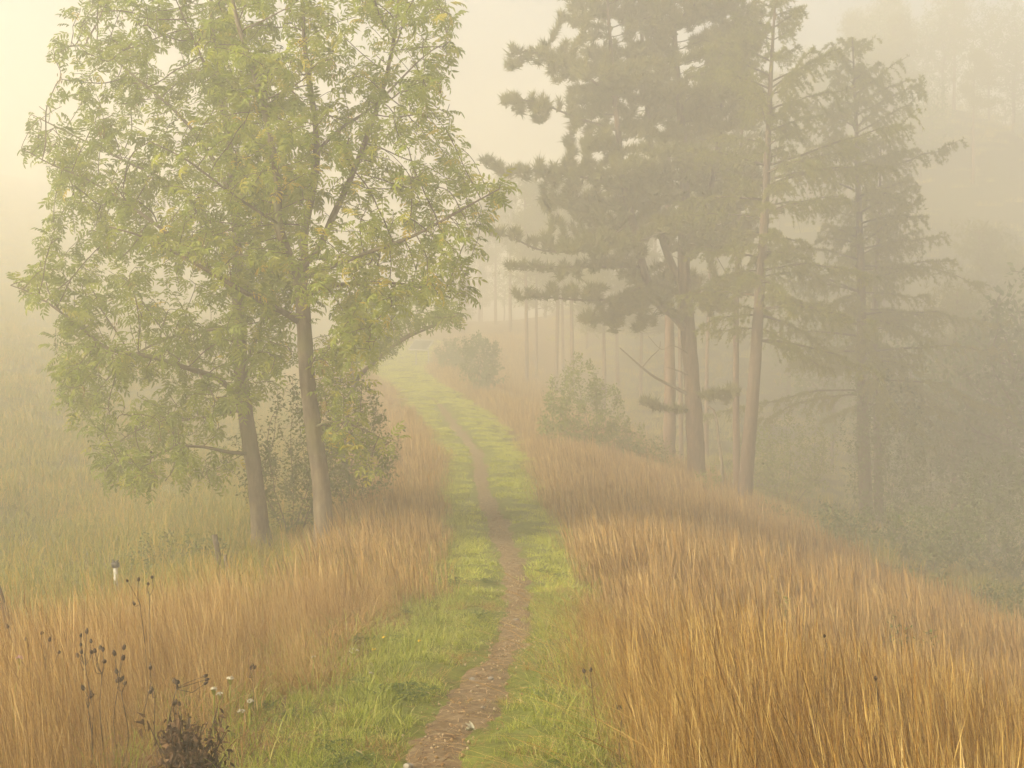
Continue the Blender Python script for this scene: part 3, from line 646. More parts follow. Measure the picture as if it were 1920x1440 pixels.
SL.limb(PP((452, 745), (430, 728, -.2), (405, 708, -.4), (350, 690, -.7), (280, 668, -.9), (205, 655, -1.0), (140, 605, -1.0), (70, 555, -1.0), (20, 535, -1.0), d=dL), 0.13, (0.042, 0.006))
SL.limb(PP((470, 850), (430, 848, -.3), (380, 838, -.5), (330, 838, -.7), (290, 856, -.8), (230, 880, -.8), d=dL), 0.13, (0.026, 0.006))
SL.limb(PP((452, 700), (475, 650, .4), (495, 580, .6), (505, 520, .7), (530, 430, .9), d=dL), 0.13, (0.035, 0.012))
SL.limb(PP((446, 500), (475, 455, .3), (492, 380, .5), (500, 300, .6), (500, 200, .6), (498, 100, .6), d=dL), 0.13, (0.034, 0.010))
SL.limb(PP((447, 560), (400, 510, -.2), (330, 450, -.4), (250, 390, -.4), (170, 340, -.4), (100, 310, -.4), (40, 278, -.4), d=dL), 0.13, (0.030, 0.006))
SL.limb(PP((440, 380), (400, 300, .2), (340, 220, .3), (260, 150, .4), (180, 90, .4), (100, 90, .4), d=dL), 0.13, (0.028, 0.006))
SL.limb(PP((445, 470), (400, 420, .6), (330, 350, 1.0), (230, 300, 1.2), (150, 260, 1.2), (60, 215, 1.2), d=dL), 0.13, (0.026, 0.006))
SL.limb(PP((430, 280), (410, 180, -.4), (370, 90, -.6), (330, 0, -.7), d=dL), 0.13, (0.026, 0.008))
SL.limb(PP((447, 610), (380, 620, .4), (300, 640, .8), (220, 690, 1.0), (150, 780, 1.1), d=dL), 0.13, (0.024, 0.006))
SL.limb(PP((456, 760), (400, 780, .4), (330, 790, .8), (250, 810, 1.0), (180, 870, 1.1), d=dL), 0.13, (0.020, 0.006))
rg = rng(5)
polyR = [(430, -140), (600, -170), (760, -110), (838, 0), (862, 95), (845, 230), (895, 300), (925, 350), (975, 338), (930, 395), (915, 465), (885, 500), (893, 575), (850, 590), (800, 560), (720, 640), (700, 690), (650, 650),
         (610, 640), (560, 580), (480, 590), (420, 540), (330, 500), (250, 460), (330, 380), (430, 360), (400, 250), (360, 100)]
polyR2 = [(600, 650), (650, 650), (690, 690), (690, 790), (750, 835), (700, 880), (640, 850), (605, 830), (592, 740)]
polyL = [(110, 0), (140, 60), (75, 85), (110, 140), (160, 170), (35, 195), (30, 235), (110, 250), (25, 270), (60, 310), (120, 340), (95, 400), (55, 470), (70, 520), (15, 535), (60, 585), (110, 600), (75, 690),
         (130, 800), (175, 870), (190, 935), (260, 930), (330, 905), (390, 930), (430, 900), (420, 800), (480, 760), (540, 720), (560, 560), (560, 300), (540, 100), (520, -80), (380, -140), (230, -90)]
att = np.concatenate([poly_attr(polyR, 1700, dR + 0.1, 0.95, rg), poly_attr(polyR2, 170, dR - 0.3, 0.35, rg)])
print('ash', ash('ash_tree', SR, att, 'ash tree with a forked trunk, the right one of the pair left of the path', 31, gR, 3, 45, ntr=12, lscale=1.08))
att = np.concatenate([poly_attr(polyL, 1900, dL, 1.05, rg)])
print('ash', ash('ash_tree', SL, att, 'ash tree with the leaning trunk, the left one of the pair left of the path', 32, gL, 3, 60, ntr=12, lscale=1.08))

# ------------------------------------------------------------------ shrubs
OVAL = [leaflet(0.06, 0.034, 0.2, 0.1), leaflet(0.05, 0.03, 0.3, 0.25)]
def shrub(name, base, w, h, label, seed, mat, stems=7, natt=500, per=5, leaf=1.0, cat='shrub', group=None, lift=0.12, D=0.12, shape=1.0, templates=None, lean=(0, 0)):
    rg = rng(seed); base = np.array([base[0], base[1], float(height(base[0], base[1])) - 0.05]); S = Skel()
    for i in range(stems):
        a = rg.random() * 6.283; rr = 0.08 * w * rg.random(); b = base + np.array([rr * math.cos(a), rr * math.sin(a), 0]); k = 0.16 * w
        S.add([b, b + np.array([k * math.cos(a) * .5, k * math.sin(a) * .5, h * 0.2]), b + np.array([k * math.cos(a) * 1.3, k * math.sin(a) * 1.3, h * 0.42])], None, D, (0.016, 0.01))
    q = norm(rg.normal(0, 1, (natt * 3, 3))) * (rg.random((natt * 3, 1)) ** 0.42)
    z = (q[:, 2] + 1) / 2; q = q[z > lift][:natt]; z = (q[:, 2] + 1) / 2
    lump = 0.45 + 1.0 * fbm(q[:, 0] * 2.6 + seed, q[:, 1] * 2.4 + q[:, 2] * 2.2, seed)
    A = base + np.stack([q[:, 0] * w / 2 * lump + lean[0] * z, q[:, 1] * w / 2 * lump * 0.9 + lean[1] * z, z * h * (0.8 + 0.35 * lump)], 1)
    pos, par = grow(np.array(S.p), S.par, A, D, max(w, h), D * 1.5, 70, (0, 0, 0.1), jitter=0.12, seed=seed)
    pos = smooth_skel(pos, par, len(S.p)); rad, tips = radii(par, 0.0028, 2.2)
    root = empty(name, base, label, cat, group); tw = Acc()
    for c in chains(par, rad):
        if len(c) > 1: V, Q, T = tube(pos[c], rad[c], 3, False); tw.add(V, Q)
    tag(link('stems', tw.mesh('stems', M['twig'], base, True), root), kind='stuff')
    sp, sd = twig_leaves(pos, par, tips, rg, 8, per * 3); up = norm(np.array([0, 0, 1.0]) + rg.normal(0, 0.5, sp.shape)); leaf = leaf * 0.85; kp = vnoise(sp[:, 0] * 1.9 + sp[:, 1], sp[:, 2] * 2.2, 17) + 0.25 > rg.random(len(sp)); sp, sd, up = sp[kp], sd[kp], up[kp]; sp = sp + rg.normal(0, 0.035 + 0.012 * w, sp.shape)
    crown_from(templates or OVAL, sp, sd, up, leaf * (0.7 + 0.7 * rg.random(len(sp))), np.clip(rg.normal(0.42, 0.15, len(sp)), 0, 0.95), rg, 'foliage', mat, base, root)
    return root
def gp(u, v, d):                                       # ground point below a pixel at a known distance
    p = P(u, v, d); return (p[0], p[1])
shrub('leafy_shrub', gp(548, 1000, 20.6), 1.9, 2.1, 'dark leafy bush between the two ash trunks', 201, M['shrub_leaf'], 8, 900, 6, 1.1)
shrub('leafy_shrub', gp(668, 900, 21.5), 1.5, 2.2, 'dark bush just right of and behind the right ash trunk', 202, M['shrub_leaf'], 7, 600, 6, 1.1)
shrub('bramble_patch', gp(335, 1030, 19.0), 1.6, 0.5, 'low bramble patch at the foot of the left ash', 203, M['shrub_leaf'], 9, 320, 4, 1.0, lift=0.3)
shrub('bramble_patch', gp(262, 1060, 17.0), 0.5, 0.5, 'small green weed clump beside the white post', 204, M['shrub_leaf'], 5, 70, 4, 0.9, lift=0.3)
shrub('round_shrub', gp(1085, 800, 36), 2.3, 2.4, 'light green round shrub right of the path below the pine', 205, M['bright_leaf'], 8, 800, 5, 1.5)
shrub('round_shrub', gp(1160, 820, 37), 1.5, 1.4, 'smaller green shrub tucked behind the light green round shrub', 206, M['bright_leaf'], 6, 400, 5, 1.5)
shrub('hazy_shrub', gp(902, 735, 52), 2.0, 2.3, 'hazy bush on the right edge of the path before the information board', 207, M['shrub_leaf'], 7, 500, 5, 2.0)
shrub('hazy_shrub', gp(850, 700, 62), 1.8, 1.6, 'faint bush in the fog right of the information board', 208, M['shrub_leaf'], 6, 300, 5, 2.2)
shrub('low_shrub', gp(1225, 905, 36), 1.5, 1.25, 'low brownish green bush left of the pine foot', 209, M['shrub_leaf'], 7, 420, 4, 1.2)
shrub('low_shrub', gp(1330, 940, 34), 0.8, 1.0, 'small green bush at the foot of the pine', 210, M['bright_leaf'], 5, 180, 5, 1.2)
shrub('low_shrub', gp(1455, 985, 31), 1.6, 0.8, 'dark low bush right of the nearer larch trunk', 211, M['shrub_leaf'], 8, 420, 4, 1.1)
shrub('low_shrub', gp(1540, 1010, 31), 1.8, 0.7, 'wide low green bush between the two larches', 212, M['shrub_leaf'], 8, 420, 4, 1.1)
shrub('sprig_plant', gp(1480, 1150, 13.2), 0.28, 0.62, 'green leafy sprig poking out of the dry grass, left of three', 213, M['bright_leaf'], 3, 26, 4, 0.9, 'plant', 'green sprigs in the grass')
shrub('sprig_plant', gp(1680, 1170, 13.6), 0.34, 0.66, 'green leafy sprig poking out of the dry grass, middle of three', 214, M['shrub_leaf'], 3, 34, 4, 0.9, 'plant', 'green sprigs in the grass')
shrub('sprig_plant', gp(1742, 1185, 13.6), 0.30, 0.62, 'green leafy sprig poking out of the dry grass, right of three', 215, M['shrub_leaf'], 3, 30, 4, 0.9, 'plant', 'green sprigs in the grass')
for i, (u, v, d, w, h, lab) in enumerate([(1470, 930, 42, 3.6, 2.6, 'broad pale green thicket behind the two larches'), (1660, 985, 40, 2.8, 4.6, 'tall dark thicket wrapped round the farther larch trunk'),
        (1575, 1000, 33.5, 2.6, 1.1, 'low green thicket in front of the farther larch'), (1740, 1040, 34, 3.0, 1.6, 'green thicket right of the farther larch foot'),
        (1880, 1040, 36, 3.6, 3.2, 'dark thicket at the right edge of the wood'), (1800, 960, 44, 4.2, 4.2, 'tall dark thicket behind the right edge bushes'),
        (1900, 1120, 27, 2.6, 0.9, 'low green bush at the right picture edge above the grass'), (1705, 1060, 27, 2.2, 0.7, 'low bush on the lower right bank')]):
    shrub('thicket', gp(u, v, d), w, h, lab, 230 + i, M['bright_leaf' if i in (0,) else 'shrub_leaf'], 9, int(180 + 110 * w * h), 4, 1.7, 'thicket', D=0.17)

# ------------------------------------------------------------------ pines
def needle_tuft(rg, n=22, L=0.12, w=0.009, spread=0.9):
    """brush of needles round a shoot along +x"""
    V = []; T = []; c = 0
    for i in range(n):
        t = rg.random(); b = np.array([L * (t - 0.6), 0, 0]); a = rg.random() * 6.283; s = spread * (0.6 + 0.4 * rg.random()) * (1 - 0.45 * t)
        d = np.array([math.cos(s), math.sin(s) * math.cos(a), math.sin(s) * math.sin(a)]); side = np.cross(d, norm(rg.normal(0, 1, 3))); side = norm(side) * w / 2
        V += [b - side, b + side, b + d * L * (0.8 + 0.4 * rg.random())]; T.append([c, c + 1, c + 2]); c += 3
    return np.array(V), np.array(T)
TUFTS = [needle_tuft(rng(300 + i), 13, 0.14, 0.019) for i in range(5)]
def pads(items, rg):
    out = []
    for (u, v, d, ru, rv, rd, n) in items:
        q = norm(rg.normal(0, 1, (n, 3))) * rg.random((n, 1)) ** 0.4
        for a in q: out.append(P(u + a[0] * ru, v + a[1] * rv, d + a[2] * rd))
    return np.array(out)
def pine(name, S, att, label, seed, off, per=4, D=0.2, r0=0.006, tl=1.0, ntr=0, bark='bark_pine', group=None, maxt=4, p=2.1):
    rg = rng(seed); pos, par = grow(np.array(S.p), S.par, att, D, 2.6, D * 1.35, 90, (0, 0, 0.10), jitter=0.15, seed=seed, root_ok=np.arange(len(S.p)) > ntr)
    pos = smooth_skel(pos, par, len(S.p)); rad, tips = radii(par, r0, p); hand = np.array(S.r); rad[:len(hand)] = np.maximum(hand, np.minimum(rad[:len(hand)], hand * 1.2))
    root = empty(name, off, label, 'tree', group); wood_parts(root, off, pos, par, rad, M[bark], M['twig'], 0.022, 0.45, 16, rg)
    sp, sd = twig_leaves(pos, par, tips, rg, maxt, per); sd = norm(sd + np.array([0, 0, 0.75])); up = norm(rg.normal(0, 1, sp.shape))
    crown_from(TUFTS, sp, sd, up, tl * (0.8 + 0.5 * rg.random(len(sp))), np.clip(rg.normal(0.42, 0.14, len(sp)), 0, 0.95), rg, 'crown', M['needle_pine'], off, root)
    return len(pos), len(sp)
dP = 37.0
S = Skel(); gP = P(1308, 940, dP); gP[2] = height(gP[0], gP[1]) - 0.15
S.add([gP] + PP((1306, 880), (1302, 800), (1298, 720), (1292, 640), (1286, 560), (1282, 480), (1284, 380), (1280, 260), (1270, 140), (1262, 20), (1255, -90), d=dP), None, 0.2, (0.255, 0.03))
S.limb(PP((1290, 620), (1262, 590, -.2), (1228, 560, -.4), (1205, 500, -.6), (1190, 430, -.7), (1170, 350, -.8), (1160, 260, -.9), (1150, 150, -.9), (1140, 20, -.9), d=dP), 0.2, (0.12, 0.03))
S.limb(PP((1284, 545), (1262, 500, .3), (1240, 440, .6), (1228, 340, .8), (1215, 220, .9), (1205, 90, .9), (1200, -40, .9), d=dP), 0.2, (0.11, 0.03))
S.limb(PP((1283, 500), (1310, 430, .4), (1335, 340, .6), (1350, 240, .7), (1355, 130, .8), (1350, 20, .8), d=dP), 0.2, (0.09, 0.025))
S.limb(PP((1215, 540, -.5), (1150, 560, -.9), (1080, 562, -1.2), (1010, 556, -1.3), (975, 558, -1.3), d=dP), 0.2, (0.045, 0.012))
S.limb(PP((1205, 500, -.6), (1140, 500, -1.0), (1060, 500, -1.3), (965, 500, -1.4), d=dP), 0.2, (0.04, 0.012))
S.limb(PP((1185, 420, -.7), (1110, 465, -1.2), (1020, 470, -1.5), (960, 445, -1.6), (930, 435, -1.6), d=dP), 0.2, (0.04, 0.012))
S.limb(PP((1170, 350, -.8), (1080, 330, -1.2), (990, 320, -1.4), (940, 325, -1.5), (905, 300, -1.5), d=dP), 0.2, (0.035, 0.01))
S.limb(PP((1160, 250, -.9), (1080, 220, -1.3), (1000, 190, -1.5), (945, 190, -1.6), d=dP), 0.2, (0.035, 0.01))
S.limb(PP((1155, 180, -.9), (1080, 130, -1.3), (1010, 100, -1.5), (960, 95, -1.6), d=dP), 0.2, (0.03, 0.01))
S.limb(PP((1285, 560), (1330, 540, -.6), (1370, 530, -1.0), (1395, 520, -1.2), d=dP), 0.2, (0.04, 0.012))
S.limb(PP((1299, 745), (1330, 735, -.5), (1365, 735, -.8), (1385, 738, -.9), d=dP), 0.15, (0.03, 0.01))
S.limb(PP((1299, 765), (1260, 768, -.4), (1230, 762, -.6), (1200, 752, -.8), d=dP), 0.15, (0.018, 0.006))
rg = rng(77)
items = [(1345, 742, dP - .8, 48, 20, .35, 60), (1365, 735, dP - .8, 28, 22, .3, 30), (1225, 757, dP - .7, 20, 7, .2, 8),
         (1000, 552, dP - 1.3, 50, 10, .4, 30), (1080, 556, dP - 1.2, 60, 16, .5, 45), (1150, 570, dP - .8, 60, 26, .7, 60), (1180, 610, dP - .4, 60, 22, .8, 60), (1120, 600, dP + .6, 50, 22, .6, 40),
         (985, 500, dP - 1.4, 40, 9, .4, 25), (1070, 500, dP - 1.2, 80, 16, .6, 55), (950, 438, dP - 1.6, 35, 14, .4, 30), (1040, 452, dP - 1.3, 70, 22, .6, 55),
         (925, 305, dP - 1.5, 28, 20, .4, 24), (985, 320, dP - 1.4, 55, 26, .6, 60), (1060, 330, dP - 1.1, 70, 34, .8, 90), (1060, 390, dP - .8, 60, 30, .8, 70),
         (955, 185, dP - 1.6, 25, 22, .4, 28), (1010, 200, dP - 1.4, 50, 32, .6, 70), (975, 110, dP - 1.5, 35, 30, .5, 45), (1040, 110, dP - 1.2, 45, 40, .7, 80), (1090, 30, dP - 1.0, 50, 60, .8, 110),
         (1385, 530, dP - 1.1, 50, 30, .7, 80), (1340, 575, dP - .7, 55, 30, .7, 70), (1390, 440, dP, 40, 35, .9, 70), (1400, 330, dP + .4, 40, 50, .9, 90), (1395, 200, dP + .6, 45, 55, .9, 110), (1370, 90, dP + .6, 45, 55, .9, 110), (1310, -10, dP + .3, 60, 60, 1.0, 120)]
for i in range(125):
    u = 1075 + 315 * rg.random(); v = -120 + 690 * rg.random(); items.append((u, v, dP + rg.normal(0, 1.2), 62, 30, .8, 62))
att = pads(items, rg)
print('pine', pine('pine_tree', S, att, 'big dense pine with several stems, tallest of the trees right of the path', 41, gP, 6, 0.17, tl=1.35, ntr=22))
pine_root = bpy.data.objects['pine_tree']
# bare dead limbs of that pine
for pts, r in ([PP((1296, 742), (1262, 725, -.3), (1232, 710, -.5), (1205, 690, -.7), (1180, 668, -.8), (1162, 652, -.9), d=dP), (0.055, 0.014)], [PP((1205, 688, -.7), (1222, 668, -.8), (1236, 655, -.9), (1238, 640, -.9), d=dP), (0.02, 0.006)],
               [PP((1296, 705), (1270, 695, -.5), (1248, 688, -.8), d=dP), (0.028, 0.012)], [PP((1297, 668), (1262, 648, -.6), (1240, 655, -.9), (1215, 630, -1.0), d=dP), (0.016, 0.005)]):
    q = spline(pts, 0.1); V, Q, T = tube(q, np.linspace(r[0], r[1], len(q)), 6); a = Acc(); a.add(V, Q, T); link('dead_limb', a.mesh('dead_limb', M['dead_wood'], gP, True), pine_root)
# curved bare stem beside the pine
q = spline(PP((1342, 965), (1352, 925), (1354, 880), (1348, 830), (1344, 790), (1338, 770), (1328, 762), d=36.2), 0.1); q[0, 2] = height(q[0, 0], q[0, 1]) - 0.05
a = Acc(); a.add(*tube(q, np.linspace(0.05, 0.028, len(q)), 8)); o = link('curved_stem', a.mesh('curved_stem', M['dead_wood'], q[0], True), None, q[0]); tag(o, 'thin curved bare stem standing between the pine and the nearer larch', 'dead stem')

def tall_pine(name, u, v, d, hgt, r, crown0, cr, label, seed, bark='bark_pine', lean=0.0, group=None, n=26, tl=1.5, D=0.26):
    """straight pine, bare below, crown of pads above"""
    rg = rng(seed); x, y = gp(u, v, d); b = np.array([x, y, float(height(x, y)) - 0.15]); S = Skel()
    pts = [b + np.array([lean * t * hgt + 0.06 * math.sin(5 * t + seed), 0.05 * math.sin(4 * t + 2 * seed), hgt * t]) for t in np.linspace(0, 1, 7)]
    S.add(pts, None, 0.3, (r, 0.03)); A = []
    for i in range(n):
        t = crown0 + (1 - crown0) * (i + rg.random()) / n; az = rg.random() * 6.283; k = (1 - (t - crown0) / (1 - crown0)) ** 0.6 * 0.9 + 0.15
        c = b + np.array([lean * t * hgt, 0, hgt * t]) + np.array([math.cos(az), math.sin(az), 0.1]) * cr * k * (0.45 + 0.4 * rg.random())
        q = norm(rg.normal(0, 1, (26, 3))) * rg.random((26, 1)) ** 0.4 * np.array([0.55, 0.55, 0.26]) * cr * 0.62; A.append(c + q)
    return pine(name, S, np.concatenate(A), label, seed, b, 4, D, 0.007, tl, int(crown0 * hgt / 0.3 * 0.8), bark, group)
tall_pine('pine_tree', 1252, 835, 43, 12.5, 0.21, 0.62, 2.0, 'straight pine with a reddish trunk just behind the big pine', 51, 'bark_red')
tall_pine('pine_tree', 1274, 830, 48, 12.5, 0.085, 0.66, 1.5, 'thin red trunk between the big pine and the pine behind it', 52, 'bark_red')
tall_pine('pine_tree', 1381, 935, 41, 12, 0.12, 0.64, 1.7, 'slim pine standing behind the nearer larch', 53, 'bark_red')
tall_pine('pine_tree', 1327, 860, 52, 13, 0.085, 0.68, 1.6, 'thin pale pine trunk seen right of the big pine trunk', 54, 'bark_red')

# ------------------------------------------------------------------ larches
def larch(name, trunk_pts, r, prof, label, seed, off, nb=120, tl=1.0, bends=0.0, bias=None, c0=0.33, group=None, extra=(), dense=1.0):
    """drooping whorls of branches with hanging branchlets carrying needle rosettes"""
    rg = rng(seed); tp = spline(trunk_pts, 0.15); L = len(tp); hh = tp[:, 2] - tp[0, 2]; H = hh[-1]
    root = empty(name, off, label, 'tree', group); rad = r * (1 - hh / H) ** 0.85 + 0.012; rad *= 1 + 0.3 * np.exp(-hh / 0.25)
    a = Acc(); a.add(*tube(tp, rad, 14, True, 0.10, rg)); link('trunk', a.mesh('trunk', M['bark_larch'], off, True), root)
    tw = Acc(); SP, SD = [], []; big = 0
    specs = []
    for i in range(nb):
        t = c0 + (0.985 - c0) * ((i + rg.random()) / nb) ** 0.92; az = i * 2.399 + rg.normal(0, 0.4)
        specs.append((t + rg.normal(0, 0.006), az, np.interp(t, prof[0], prof[1]) * (0.3 + 0.8 * rg.random() ** 1.3), None))
    for t, az, ln, lift in list(extra): specs.append((t, az, ln, lift))
    for t, az, ln, lift in specs:
        if bias is not None: ln *= 1 + bias * math.cos(az)
        j = int(np.searchsorted(hh, t * H)); j = min(j, L - 1); b = tp[j]
        d = np.array([math.cos(az), math.sin(az), 0.0]); el = (0.10 + 0.5 * (t - c0) / (1 - c0)) if lift is None else lift; el += rg.normal(0, 0.10)
        s = np.linspace(0, 1, 9); droop = -0.17 * (1 - t) - 0.04 + rg.normal(0, 0.05)
        q = b + d * (ln * s)[:, None]; q[:, 2] += ln * (el * s + droop * 1.9 * s ** 2 + 0.05 * s ** 4); q[1:] += rg.normal(0, 0.022 * ln, (8, 3)) * s[1:, None]
        br = np.linspace(min(0.035, 0.008 + 0.011 * ln), 0.004, 9)
        V, Q, T = tube(q, br, 5, False)
        if ln > 1.7 and big < 36: x = Acc(); x.add(V, Q); link('branch', x.mesh('branch', M['bark_larch'], off, True), root); big += 1
        else: tw.add(V, Q)
        nbr = int((11 + 15 * ln) * dense)
        for m in range(nbr):
            f = 0.18 + 0.82 * rg.random(); k = f * 8; i0 = min(int(k), 7); p = q[i0] + (q[i0 + 1] - q[i0]) * (k - i0)
            sd = 1 if m % 2 else -1; side = np.array([-d[1], d[0], 0]) * sd; l2 = (0.16 + 0.34 * rg.random()) * min(1.2, 0.55 + 0.3 * ln) * (1.15 - 0.5 * f)
            dirn = norm(side * (0.5 + 0.5 * rg.random()) + d * (0.5 + 0.4 * rg.random()) + np.array([0, 0, rg.normal(-0.15, 0.35)])); s2 = np.linspace(0, 1, 4)
            q2 = p + dirn * (l2 * s2)[:, None]; q2[:, 2] -= 0.75 * l2 * s2 ** 2
            V, Q, T = tube(q2, np.linspace(0.0045, 0.002, 4), 3, False); tw.add(V, Q)
            nt_ = max(4, int(l2 / 0.04)); f2 = rg.random(nt_); kk = np.minimum((f2 * 3).astype(int), 2); SP.append(q2[kk] + (q2[kk + 1] - q2[kk]) * (f2 * 3 - kk)[:, None]); SD.append(norm(q2[kk + 1] - q2[kk] + np.array([0, 0, 0.05]) + rg.normal(0, 0.12, (nt_, 3))))
        nt_ = int(ln / 0.07); f2 = 0.25 + 0.75 * rg.random(nt_); kk = np.minimum((f2 * 8).astype(int), 7); SP.append(q[kk] + (q[kk + 1] - q[kk]) * (f2 * 8 - kk)[:, None]); SD.append(norm(np.array([0, 0, 1.0]) + rg.normal(0, 0.4, (nt_, 3))))
    tag(link('branchlets', tw.mesh('branchlets', M['twig'], off, True), root), kind='stuff')
    sp, sd = np.concatenate(SP), np.concatenate(SD)
    crown_from(LTUFT, sp, sd, norm(rg.normal(0, 1, sp.shape)), tl * (0.75 + 0.5 * rg.random(len(sp))), np.clip(rg.normal(0.42, 0.15, len(sp)), 0, 0.95), rg, 'crown', M['needle_larch'], off, root)
    print('larch', len(sp))
    return root
LTUFT = [needle_tuft(rng(320 + i), 11, 0.075, 0.013, 1.1) for i in range(5)]
b1 = P(1394, 962, 34.0); b1[2] = height(b1[0], b1[1]) - 0.12
larch('larch_tree', [b1] + PP((1400, 880), (1410, 760), (1418, 650), (1426, 520), (1434, 400), (1440, 260), (1446, 130), (1452, 30), (1456, -30), d=34.0), 0.18,
      ([0.0, 0.3, 0.45, 0.62, 0.8, 0.92, 1.0], [2.4, 2.9, 2.9, 2.5, 1.9, 1.1, 0.3]), 'nearer larch with a slim leaning trunk right of the big pine', 61, b1, 82, 1.0, c0=0.34,
      extra=[(0.335, -0.25, 3.0, 0.12), (0.47, 0.1, 3.0, 0.30), (0.62, 0.15, 3.3, 0.42), (0.66, -0.2, 3.4, 0.45), (0.42, 0.6, 2.8, 0.2)])
b2 = P(1627, 985, 41.0); b2[2] = height(b2[0], b2[1]) - 0.12
larch('larch_tree', [b2] + PP((1622, 900), (1618, 780), (1616, 650), (1614, 500), (1610, 380), (1606, 250), (1602, 150), (1598, 70), d=41.0), 0.20,
      ([0.0, 0.3, 0.45, 0.6, 0.75, 0.88, 0.96, 1.0], [3.6, 4.6, 4.1, 3.4, 2.7, 1.8, 0.9, 0.3]), 'farther larch with wide drooping branches, pointed top in the fog', 62, b2, 104, 1.2, c0=0.26, dense=0.8,
      extra=[(0.37, 0.05, 4.9, 0.14), (0.45, -0.1, 4.2, 0.17), (0.54, 0.1, 3.8, 0.2), (0.72, 0.0, 3.0, 0.35)])
b3 = P(1648, 990, 44.0); b3[2] = height(b3[0], b3[1]) - 0.12
larch('larch_tree', [b3] + PP((1645, 800), (1640, 600), (1648, 420), (1652, 260), d=44.0), 0.14, ([0.0, 0.3, 0.5, 0.8, 1.0], [2.4, 2.8, 2.4, 1.4, 0.3]), 'dark slim larch hidden right behind the farther larch', 63, b3, 50, 1.3, c0=0.3, dense=0.7)

# ------------------------------------------------------------------ hazy ash behind, distant stands
S = Skel(); x, y = gp(640, 850, 27); g3 = np.array([x, y, float(height(x, y)) - 0.1]); y3 = 27
S.add([g3] + PP((650, 780), (672, 705), (700, 680), (760, 635), (830, 605), (860, 590), d=y3), None, 0.15, (0.07, 0.012))
S.limb(PP((665, 730), (660, 660), (680, 590), d=y3), 0.15, (0.04, 0.012)); S.limb(PP((665, 720), (710, 670), (770, 625), (840, 600), d=y3), 0.15, (0.03, 0.01))
att = poly_attr([(640, 640), (690, 690), (740, 650), (790, 625), (880, 605), (860, 570), (800, 550), (700, 540), (640, 560)], 260, y3, 0.9, rng(8))
print('ash', ash('ash_tree', S, att, 'hazy smaller ash leaning out over the path behind the pair', 33, g3, 3, 12, lscale=1.1, ntr=4))

def proto_trees():
    """distant tree kinds: (trunk mesh, crown mesh), base at the origin"""
    out = []
    for kind in range(5):
        rg = rng(400 + kind); t = Acc(); sp, sd = [], []
        H = 10.0
        if kind < 3:                                   # pines with long bare stems
            q = spline([np.array([0.12 * math.sin(3 * s + kind), 0.1 * math.cos(2 * s), H * s]) for s in np.linspace(0, 1, 5)], 0.5); t.add(*tube(q, np.linspace(0.13, 0.03, len(q)), 7))
            c0 = (0.55, 0.45, 0.3)[kind]
            for i in range((34, 44, 60)[kind]):
                f = c0 + (1 - c0) * (i + rg.random()) / (34, 44, 60)[kind]; az = rg.random() * 6.283; ln = (2.0 if kind < 2 else 2.2) * (0.3 + 0.75 * (1 - (f - c0) / (1 - c0)) ** 0.7) * (0.6 + 0.5 * rg.random())
                e = np.array([math.cos(az) * ln, math.sin(az) * ln, H * f + ln * 0.15]); b = np.array([0, 0, H * f - 0.1]); t.add(*tube(np.array([b, (b + e) / 2 + [0, 0, -0.05], e]), [0.03, 0.02, 0.01], 3, False)[:2])
                n = 52; c = b + (e - b) * (0.35 + 0.65 * rg.random((n, 1))) + rg.normal(0, 1, (n, 3)) * np.array([0.30, 0.30, 0.17]); sp.append(c); sd.append(norm(rg.normal(0, 1, (n, 3)) + [0, 0, 0.8]))
            tpl = [needle_tuft(rng(500 + i), 12, 0.2, 0.022, 1.1) for i in range(3)]; mat = M['needle_pine']; sc_ = 1.0
        else:                                          # broadleaf crowns
            S = Skel(); S.add([np.zeros(3), np.array([0.1, 0, 1.6]), np.array([0.05, 0.1, 3.2]), np.array([0.2, 0, 5.0])], None, 0.35, (0.16, 0.06))
            qv = norm(rg.normal(0, 1, (900, 3))) * rg.random((900, 1)) ** 0.4; lump = 0.7 + 0.5 * fbm(qv[:, 0] * 2 + kind, qv[:, 1] * 2 + qv[:, 2] * 1.7, kind)
            A = np.array([0, 0, 6.0]) + qv * lump[:, None] * np.array([3.2, 3.2, 4.2]); pos, par = grow(np.array(S.p), S.par, A, 0.35, 4.0, 0.5, 50, (0, 0, 0.1), jitter=0.1, seed=kind); rad, tips = radii(par, 0.012, 2.2)
            for c in chains(par, rad):
                if len(c) > 1: t.add(*tube(pos[c], np.minimum(rad[c], 0.16), 4, False)[:2])
            a, b = twig_leaves(pos, par, tips, rg, 6, 6); a = a + rg.normal(0, 0.12, a.shape); sp.append(a); sd.append(b); tpl = [leaflet(0.2, 0.12, 0.3, 0.2)]; mat = M['shrub_leaf']; sc_ = 1.0
        sp, sd = np.concatenate(sp), np.concatenate(sd); R = frames(sd, norm(rg.normal(0, 1, sp.shape))); k = rg.integers(0, len(tpl), len(sp)); Vs, Qs, n = [], [], 0
        for i, (tv, tq) in enumerate(tpl):
            V, Q = stamp(tv, tq, R[k == i], sp[k == i], sc_ * (0.7 + 0.6 * rg.random((k == i).sum()))); Vs.append(V); Qs.append(Q + n); n += len(V)
        V = np.concatenate(Vs); Q = np.concatenate(Qs)
        cm = make_mesh('crown', V, Q if Q.shape[1] == 4 else None, Q if Q.shape[1] == 3 else None, mat, {'tint': np.repeat(0.25 + 0.35 * rg.random(len(V) // 3 + 1), 3)[:len(V)]})
        out.append((t.mesh('trunk', M['bark_red'] if kind < 3 else M['bark_larch'], (0, 0, 0), True), cm))
    return out
PROTO = proto_trees()
